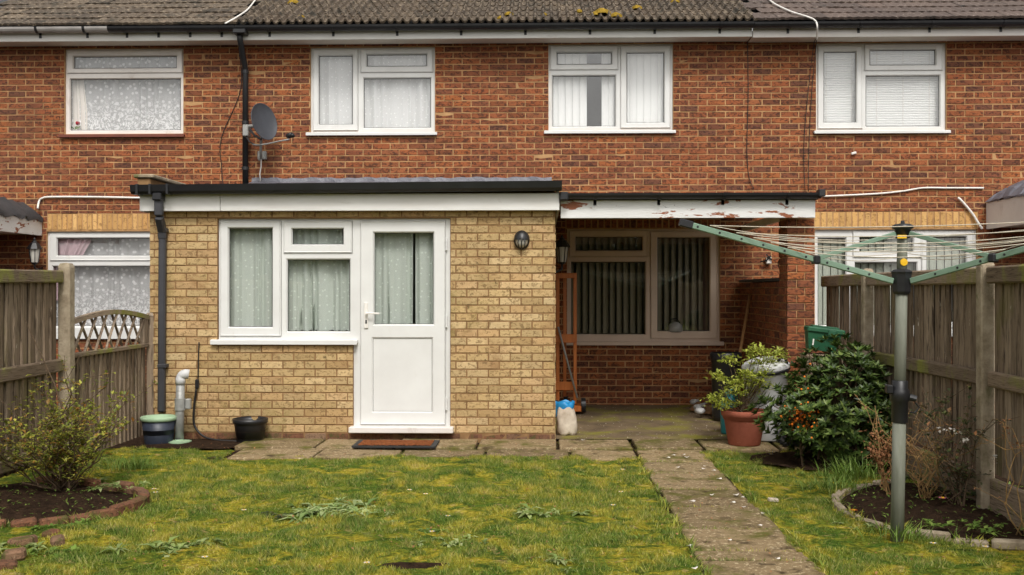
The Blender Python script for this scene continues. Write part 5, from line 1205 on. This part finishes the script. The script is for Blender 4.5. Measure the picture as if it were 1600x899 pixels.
rosette(gp(152, 757), 11, .14, .5, m_weed, 'lambs_ear', 'pale grey broad leaved plant on the back edge of the left bed', 'plant', 1, .9)
rosette(gp(498, 797), 60, .2, .3, m_weed3, 'weed', 'large silvery green weed clump in the middle of the lawn', 'weed', 2, .6, spread=.11)
rosette(gp(545, 802), 60, .19, .26, m_weed3, 'weed', 'pale feathery weed clump right of the silvery clump in the lawn', 'weed', 3, .55, spread=.1)
rosette(gp(865, 808), 40, .15, .36, m_weed, 'weed', 'small grey green weed with low leaves left of the path, middle of the lawn', 'weed', 4, .5, spread=.07)
rosette(gp(888, 745), 24, .1, .34, m_weed2, 'weed', 'dark green weed near the paved strip left of the path', 'weed', 5, .5, spread=.06)
rosette(gp(268, 868), 40, .17, .34, m_weed, 'weed', 'grey green weed in the lawn in front of the left bed', 'weed', 6, .6, spread=.08)
rosette(gp(120, 828), 46, .08, .5, m_weed2, 'weed', 'bright leafy weed mound at the front edge of the left bed', 'weed', 7, .9, spread=.07)
rosette(gp(65, 872), 40, .09, .5, m_weed2, 'weed', 'low leafy weed among the loose bricks at the bottom left', 'weed', 8, .8, spread=.08)
rosette(gp(25, 862), 34, .09, .5, m_weed, 'weed', 'broad leaved weed at the left frame edge below the brick edging', 'weed', 9, .8, spread=.09)
rosette(gp(190, 778), 34, .09, .45, m_weed, 'weed', 'grey green creeping plant inside the right end of the left bed', 'plant', 10, .6, spread=.1)
rosette(gp(330, 718), 24, .09, .34, m_darkplant, 'weed', 'dark weed tuft at the edge of the dirt strip by the black pot', 'weed', 11, .6, spread=.05)
rosette(gp(665, 834), 26, .09, .4, m_weed2, 'weed', 'low green weed right of the bare lawn centre', 'weed', 12, .5, spread=.08)
rosette(gp(845, 885), 24, .12, .26, m_weed, 'weed', 'pale strappy weed at the bottom of the lawn beside the path', 'weed', 13, .6, spread=.05)
rosette(gp(1275, 735), 36, .12, .3, m_weed2, 'weed', 'fresh green weed below the glossy bush', 'weed', 14, .8, spread=.08)
rosette(gp(990, 845), 30, .1, .2, m_weed2, 'weed', 'grassy weed tuft overhanging the left path edge', 'weed', 15, .9, spread=.05)
rosette(gp(700, 850), 28, .09, .4, m_weed, 'weed', 'grey weed patch above the bare soil patch in the lawn', 'weed', 16, .5, spread=.08)
rosette(gp(455, 805), 26, .1, .34, m_darkplant, 'weed', 'dark leaved weed at the left end of the silvery clump', 'weed', 17, .4, spread=.05)
for i, (u, v, l_) in enumerate(((1330, 752, 'long grass tuft in front of the glossy bush'), (1300, 770, 'shorter grass tuft left of the right flower bed'), (205, 735, 'grass tuft behind the left flower bed'), (1410, 850, 'grass tuft round the foot of the dryer pole'))):
    q = gp(u, v); g_ = np.random.default_rng(50+i); n = 200 if i != 3 else 120; a = g_.uniform(0, 6.283, n); D = np.stack([np.cos(a)*.55, np.sin(a)*.55, g_.uniform(.5, 1.6, n)], 1); P = np.array(q)[None]+np.stack([g_.normal(size=n)*.1, g_.normal(size=n)*.07, np.zeros(n)], 1)
    rt = empty('grass_tuft', q, l_, 'grass tuft'); V, F = leaves_np(P, D, g_.uniform(.1, .26 if i == 0 else .17, n), .045, .1, None, .25); np_mesh('foliage', V, F, m_weed2, rt)
# right bed: dried hydrangea, rose, bare twigs, low plants
q = Vector((ax(1382, 7.35), 7.35, .02)); root = empty('dried_hydrangea', q, 'dried brown flower heads left of the dryer pole', 'plant'); ss = stems(q, 7, .62, .12, 9, .006, (0, 0), 1); stem_mesh(ss, m_dry, root); P, D, Ls = [], [], []; g_ = np.random.default_rng(31)
for i in range(10):
    u, v = g_.normal(1380, 13), g_.normal(712, 20); p = np.array(at(u, v, 7.3+g_.normal()*.07))
    for j in range(36): P.append(p+g_.normal(size=3)*.03); D.append(g_.normal(size=3)); Ls.append(g_.uniform(.015, .03))
V, F = leaves_np(np.array(P), np.array(D), np.array(Ls), .8); np_mesh('flower_heads', V, F, m_brownleaf, root, kind='stuff')
q = Vector((2.62, 7.0, .03)); root = empty('bare_rose', q, 'tangle of thin straw coloured rose stems in the right bed', 'shrub'); ss = stems(q, 15, .7, .55, 15, .0045, (-.05, 0), 4, .7); stem_mesh(ss, m_dry, root); leaf_cloud(ss, 3, .035, .5, m_brownleaf, root, 16, .6)
q = Vector((2.72, 6.75, .03)); root = empty('rose_bush', q, 'dark leafed rose bush with pale buds before the fence post', 'shrub'); ss = stems(q, 13, .82, .32, 25, .005, (.0, 0), 3, .45); stem_mesh(ss, m_stem, root); leaf_cloud(ss, 15, .04, .55, m_darkplant, root, 26, .2); P = []
for (u, v) in ((1486, 671), (1500, 679), (1508, 690), (1470, 671), (1510, 686), (1555, 714), (1560, 720)): P.append(np.array(at(u, v, 6.6)))
g_ = np.random.default_rng(3); PP = np.repeat(np.array(P), 7, 0)+g_.normal(size=(len(P)*7, 3))*.008; V, F = leaves_np(PP, g_.normal(size=PP.shape), np.full(len(PP), .02), .9); np_mesh('buds', V, F, m_petal, root)
q = Vector((3.0-.2, 6.1, .03)); root = empty('thin_stems', q, 'few brown twigs with withered heads at the right frame edge', 'plant'); ss = stems(q, 3, .75, .18, 35, .0045, (.05, 0), 2, .3); stem_mesh(ss, m_dry, root); leaf_cloud(ss, 8, .03, .6, m_brownleaf, root, 36, .75)
rosette(gp(1440, 775), 90, .075, .55, m_darkplant, 'leafy_plant', 'low dark leafed plant with a pink flower behind the dryer pole', 'plant', 41, 1.0, .05, spread=.12)
rosette(gp(1510, 800), 110, .07, .5, m_darkplant, 'leafy_plant', 'dense low dark plant in front of the near fence post', 'plant', 42, 1.1, .06, spread=.14)
rosette(gp(1560, 845), 60, .08, .5, m_weed2, 'weed', 'mixed low weeds at the right end of the right bed edging', 'weed', 43, .9, spread=.12)
rosette(gp(1340, 845-20), 40, .06, .5, m_weed, 'weed', 'small clover like weed by the front edging of the right bed', 'weed', 44, .6, spread=.1)
def flower(name, p, r, mat, n, label, cat, group=None, seed=0):
    root = empty(name, p, label, cat, group); g_ = np.random.default_rng(seed); a = np.arange(n)*6.283/n; D = np.stack([np.cos(a), np.sin(a), np.full(n, .35)], 1); V, F = leaves_np(np.tile(np.array(p), (n, 1)), D, np.full(n, r), .6, .1); np_mesh('petals', V, F, mat, root)
    MB().lathe([(r*.35, 0), (r*.3, r*.25), (.001, r*.3)], p, 8).build('centre', m_gold, root, True); return root
q = at(1473, 779, 6.75); flower('pink_flower', q, .035, m_pink, 9, 'single pink flower in the right bed', 'flower')
q = gp(1334, 816); flower('orange_flower', q+Vector((0, 0, .05)), .03, m_berry, 8, 'single orange flower in the grass at the right bed edge', 'flower')
ordn = 'first second third fourth fifth sixth seventh eighth ninth tenth eleventh twelfth thirteenth fourteenth fifteenth sixteenth seventeenth eighteenth nineteenth twentieth twenty-first twenty-second'.split()
ds = [(640, 777), (665, 782), (573, 895), (700, 817), (973, 744), (958, 802), (1205, 720), (1209, 718), (1225, 725), (320, 893), (381, 810), (675, 845), (970, 778), (1205, 717), (1458, 864), (1540, 869), (241, 780), (243, 784)]
for i, (u, v) in enumerate(ds):
    q = gp(u, v)+Vector((0, 0, .05)); flower('daisy', q, .02, m_petal, 9, f'small white daisy in the grass, {ordn[sorted(ds).index((u, v))]} daisy from the left', 'daisy', 'daisies in the lawn', i)
# petals on the path, twigs and loose bricks
pt = [(1044, 716), (1068, 711), (1073, 715), (1101, 729), (1115, 736), (1124, 749), (1150, 774), (1112, 774), (1081, 784), (1145, 786), (1162, 793), (1192, 803), (1187, 822), (1078, 854), (1085, 889), (911, 688), (1052, 712), (1215, 874), (1059, 731), (1100, 733), (1160, 778), (1140, 845)]
pm = []
for k in range(4):
    r = random.Random(k); b = MB(); n = 7; b.add([(1.6*math.cos(a)*r.uniform(.7, 1.1), math.sin(a)*r.uniform(.7, 1.1), .3*math.sin(a*2+k)) for a in [6.283*i/n for i in range(n)]]+[(0, 0, -.2)], [(i, (i+1) % n, n) for i in range(n)]); me = bpy.data.meshes.new('fallen_petal'); me.from_pydata(b.v, [], b.f); me.materials.append(m_petal); pm.append(me)
for i, (u, v) in enumerate(pt):
    q = ground(u, v, .028); o = bpy.data.objects.new('fallen_petal', pm[i % 4]); COL.objects.link(o); o.location = q+Vector((0, 0, .006)); o.rotation_euler = (0, 0, rng.random()*.8); s_ = rng.uniform(.01, .018); o.scale = (s_, s_*1.1, s_); tag(o, f'white fallen petal on the paving, {ordn[sorted(pt, key=lambda t: t[1]).index((u, v))]} counted from the house', 'petal', 'petals fallen on the paving')
for i, (u, v, l_) in enumerate(((22, 866, 'loose brick lying flat at the far bottom left corner'), (10, 884, 'broken brick at the bottom left, nearest the frame corner'), (90, 845, 'half brick in front of the left bed edging'), (80, 835, 'small brick fragment beside the half brick'), (35, 846, 'brick piece just below the left bed edging'))):
    q = ground(u, v, .03); m_r = Euler((rng.uniform(-.2, .2), rng.uniform(-.2, .2), rng.uniform(-.5, .5))).to_matrix(); s_ = rng.uniform(.35, .75)
    o = MB().obox(q+Vector((0, 0, -.005)), (.1*s_, .045, .03), m_r, .014).build('loose_brick', m_edge, None, origin=q); tag(o, l_, 'brick')
q = gp(1208, 786); o = MB().obox(q+Vector((0, 0, .02)), (.035, .02, .012), Euler((.1, .1, .2)).to_matrix(), .008).build('bone_chew', m_sack, None, origin=q); tag(o, 'small pale pinkish lump in the grass right of the path', 'stone')
# bare soil in the lawn
def patch(name, u, v, rx, ry):
    q = ground(u, v); V = [(q.x, q.y, float(lawn_h(q.x, q.y))+.018)]; n = 24
    for k in range(n):
        a = 6.283*k/n; r = 1+.25*math.sin(3*a+1)+.15*math.sin(5*a); x, y = q.x+rx*r*math.cos(a), q.y+ry*r*math.sin(a); V.append((x, y, float(lawn_h(x, y))-.002))
    return tag(MB().add(V, [(0, 1+k, 1+(k+1) % n) for k in range(n)]).build(name, m_soil, None, True), kind='structure')
patch('bare_soil', 638, 887, .19, .07)
# ------------------------------------------------------------------ grass blades over the lawn
def blades(n, x0, x1, y0, y1, seed, ok):
    g_ = np.random.default_rng(seed); x = g_.uniform(x0, x1, n); y = y0+(y1-y0)*g_.random(n)**1.0; keep = ok(x, y); x, y = x[keep], y[keep]
    den = vnoise(x, y, 4.3, 7)*.5+vnoise(x, y, 11, 8)*.5; keep = g_.random(len(x)) < np.clip((den-.36)*4, .12, 1); x, y, den = x[keep], y[keep], den[keep]; n = len(x)
    h = (.008+.05*np.clip(den-.36, 0, 1)**1.1)*g_.uniform(.5, 1.7, n); z = lawn_h(x, y)-.004; a = g_.uniform(0, 6.283, n); le = g_.uniform(.2, 1.0, n)*h; wd = g_.uniform(.0022, .005, n)
    dx, dy = np.cos(a), np.sin(a); b2 = g_.uniform(0, 6.283, n); V = np.empty((n, 3, 3)); V[:, 0] = np.stack([x-np.cos(b2)*wd, y-np.sin(b2)*wd, z], 1); V[:, 1] = np.stack([x+np.cos(b2)*wd, y+np.sin(b2)*wd, z], 1); V[:, 2] = np.stack([x+dx*le, y+dy*le, z+h], 1)
    return V.reshape(-1, 3), np.arange(n*3).reshape(-1, 3)
def lawn_ok(x, y):
    inb = lambda e, k: ((x-e[0])/e[2])**2+((y-e[1])/e[3])**2 < k
    edge = .035*np.sin(x*9)+.03*np.sin(x*23); path_l = .86+.03*np.sin(y*7)+.02*np.sin(y*19); back = np.where(x < -2.8, 9.5-.25*np.clip((x+3.87)/1.0, 0, 1), 8.93)+edge; back = np.where(x > 1.2, 9.3+edge*1.5, back)
    off_path = (x < path_l+.01) | (x > 1.45+.02*np.sin(y*6)+.012*np.sin(y*23))
    qs = ground(638, 887); soil = ((x-qs.x)/.19)**2+((y-qs.y)/.075)**2 < .9
    bush = ((x-2.55)/.62)**2+((y-8.75)/.45)**2 < 1
    return off_path & ~inb(bedL, 1.02) & ~inb(bedR, 1.02) & (y < back) & ~soil & ~bush & (x > -3.84) & (x < 2.84)
V1, F1 = blades(430000, -3.85, 2.85, 5.05, 9.8, 1, lawn_ok)
V2, F2 = blades(60000, -3.85, 2.85, 3.0, 5.05, 2, lawn_ok)
g_ = np.random.default_rng(5); nt = 260; tx, ty = g_.uniform(-3.7, 2.8, nt), g_.uniform(5.1, 9.4, nt); k_ = lawn_ok(tx, ty); tx, ty = tx[k_], ty[k_]; nt = len(tx); m_n = 46; cx = np.repeat(tx, m_n)+g_.normal(size=nt*m_n)*.035; cy = np.repeat(ty, m_n)+g_.normal(size=nt*m_n)*.028
hh = np.repeat(g_.uniform(.02, .06, nt), m_n)*g_.uniform(.4, 1.2, nt*m_n); aa = g_.uniform(0, 6.283, nt*m_n); bb = g_.uniform(0, 6.283, nt*m_n); ll = hh*g_.uniform(.3, 1.5, nt*m_n); zz = lawn_h(cx, cy)-.004; V3 = np.empty((nt*m_n, 3, 3)); wq = .0034
V3[:, 0] = np.stack([cx-np.cos(bb)*wq, cy-np.sin(bb)*wq, zz], 1); V3[:, 1] = np.stack([cx+np.cos(bb)*wq, cy+np.sin(bb)*wq, zz], 1); V3[:, 2] = np.stack([cx+np.cos(aa)*ll, cy+np.sin(aa)*ll, zz+hh], 1); V3 = V3.reshape(-1, 3); V2 = np.concatenate([V2, V3]); F2 = np.concatenate([F2, np.arange(len(V3)).reshape(-1, 3)+len(V2)-len(V3)])
tag(np_mesh('grass', np.concatenate([V1, V2]), np.concatenate([F1, F2+len(V1)]), m_blade), 'short mossy lawn grass', None, None, 'stuff')
# tufts of grass and moss in the joints of the paving
g_ = np.random.default_rng(77); P, D, Ls = [], [], []
for y in ys[:8]:
    for k in range(120):
        if g_.random() < .6: x = .86+.6*abs(g_.normal()*.35); 
        else: x = g_.uniform(.86, 1.47)
        if x > 1.47: continue
        P.append((x, y+g_.normal()*.008, .0)); D.append((g_.normal()*.5, g_.normal()*.3, 1)); Ls.append(g_.uniform(.015, .045))
for x in xs[1:]:
    for k in range(40): yy = g_.uniform(8.9, 9.98); P.append((x+(.1 if yy < 9.41 else 0)+g_.normal()*.01, yy, 0)); D.append((g_.normal()*.5, g_.normal()*.3, 1)); Ls.append(g_.uniform(.012, .03))
for k in range(520):
    P.append((g_.uniform(-3.6, .14), 9.97+g_.normal()*.015, .0)); D.append((g_.normal()*.6, -.3, 1)); Ls.append(g_.uniform(.01, .04))
for k in range(260): P.append((g_.uniform(.2, 2.4), 10.03+g_.normal()*.012, .01)); D.append((g_.normal()*.6, -.2, 1)); Ls.append(g_.uniform(.008, .025))
for k in range(1500):
    y = g_.uniform(5.0, 8.9); s = -1 if k % 2 else 1; x = (.85 if s < 0 else 1.47)+s*abs(g_.normal())*.018-s*.012*math.sin(y*11); P.append((x, y, .0)); D.append((-s*g_.uniform(-.3, 1.1), g_.normal()*.5, g_.uniform(.4, 1.2))); Ls.append(g_.uniform(.02, .065)*(.5+abs(math.sin(y*5.3+s))))
for e, a0, a1 in ((bedL, -1.62, 1.45), (bedR, math.pi*.62, math.pi*1.64)):
    for k in range(900):
        t = g_.uniform(a0, a1); q_ = 1.03+g_.normal()*.03; P.append((e[0]+e[2]*q_*math.cos(t)+.02*math.cos(t), e[1]+e[3]*q_*math.sin(t)+.02*math.sin(t), .0)); D.append((g_.normal()*.6-.3*math.cos(t), g_.normal()*.6-.3*math.sin(t), 1)); Ls.append(g_.uniform(.03, .09)*(.4+.8*abs(math.sin(t*7))))
V, F = leaves_np(np.array(P), np.array(D), np.array(Ls), .1); tag(np_mesh('joint_grass', V, F, m_blade), 'grass and moss growing in the paving joints', None, None, 'stuff')
# small seedlings over the bed soil
for e, sd_, mt in ((bedL, 61, m_weed2), (bedR, 62, m_weed2)):
    g_ = np.random.default_rng(sd_); n = 420; a = g_.uniform(0, 6.283, n); r = np.sqrt(g_.random(n)); x, y = e[0]+e[2]*r*np.cos(a), e[1]+e[3]*r*np.sin(a); D = g_.normal(size=(n, 3)); D[:, 2] = np.abs(D[:, 2])*.5+.2
    V, F = leaves_np(np.stack([x, y, .05+.04*(1-r*r)], 1), D, g_.uniform(.015, .04, n), .5); tag(np_mesh('ground_cover', V, F, mt), 'seedlings and small weeds on the bed soil', None, None, 'stuff')
# leaf litter and crumbs over paving and lawn
g_ = np.random.default_rng(88); n = 900; x = g_.uniform(-3.8, 2.8, n); y = g_.uniform(5.2, 9.95, n); z = np.where((x > .85) & (x < 1.47), .03, lawn_h(x, y)+.02); z = np.where(y > 8.9, .03, z); D = g_.normal(size=(n, 3)); D[:, 2] *= .2
V, F = leaves_np(np.stack([x, y, z], 1), D, g_.uniform(.008, .025, n), .6); tag(np_mesh('leaf_litter', V, F, m_brownleaf), 'brown crumbs of leaf litter over lawn and paving', None, None, 'stuff')
g_ = np.random.default_rng(91); n = 260; x = g_.uniform(.3, 2.3, n); y = g_.uniform(10.05, 12.5, n); D = g_.normal(size=(n, 3)); D[:, 2] *= .2; V, F = leaves_np(np.stack([x, y, fl(x, y)+.004], 1), D, g_.uniform(.008, .022, n), .7); tag(np_mesh('floor_crumbs', V, F, m_sack), 'pale crumbs scattered over the porch floor', None, None, 'stuff')
# ------------------------------------------------------------------ unseen hedge added behind the camera, tall and solid to darken the pane reflections
g_ = np.random.default_rng(99); n = 12000; P = np.stack([g_.uniform(-11, 11, n), -7.6+g_.normal(size=n)*.35, g_.random(n)**.7*3.9], 1); V, F = leaves_np(P, g_.normal(size=(n, 3)), g_.uniform(.12, .3, n), .6)
core = MB().box(-11, 11, -8.0, -7.65, -.05, 3.6); nv = len(V); F = np.concatenate([F, np.array([t for q in core.f for t in ((q[0]+nv, q[1]+nv, q[2]+nv), (q[0]+nv, q[2]+nv, q[3]+nv))])]); V = np.concatenate([V, np.array(core.v)])
tag(np_mesh('hedge', V, F, m_bush2), 'unseen dense hedge behind the camera, added to darken the pane reflections', None, None, 'stuff')
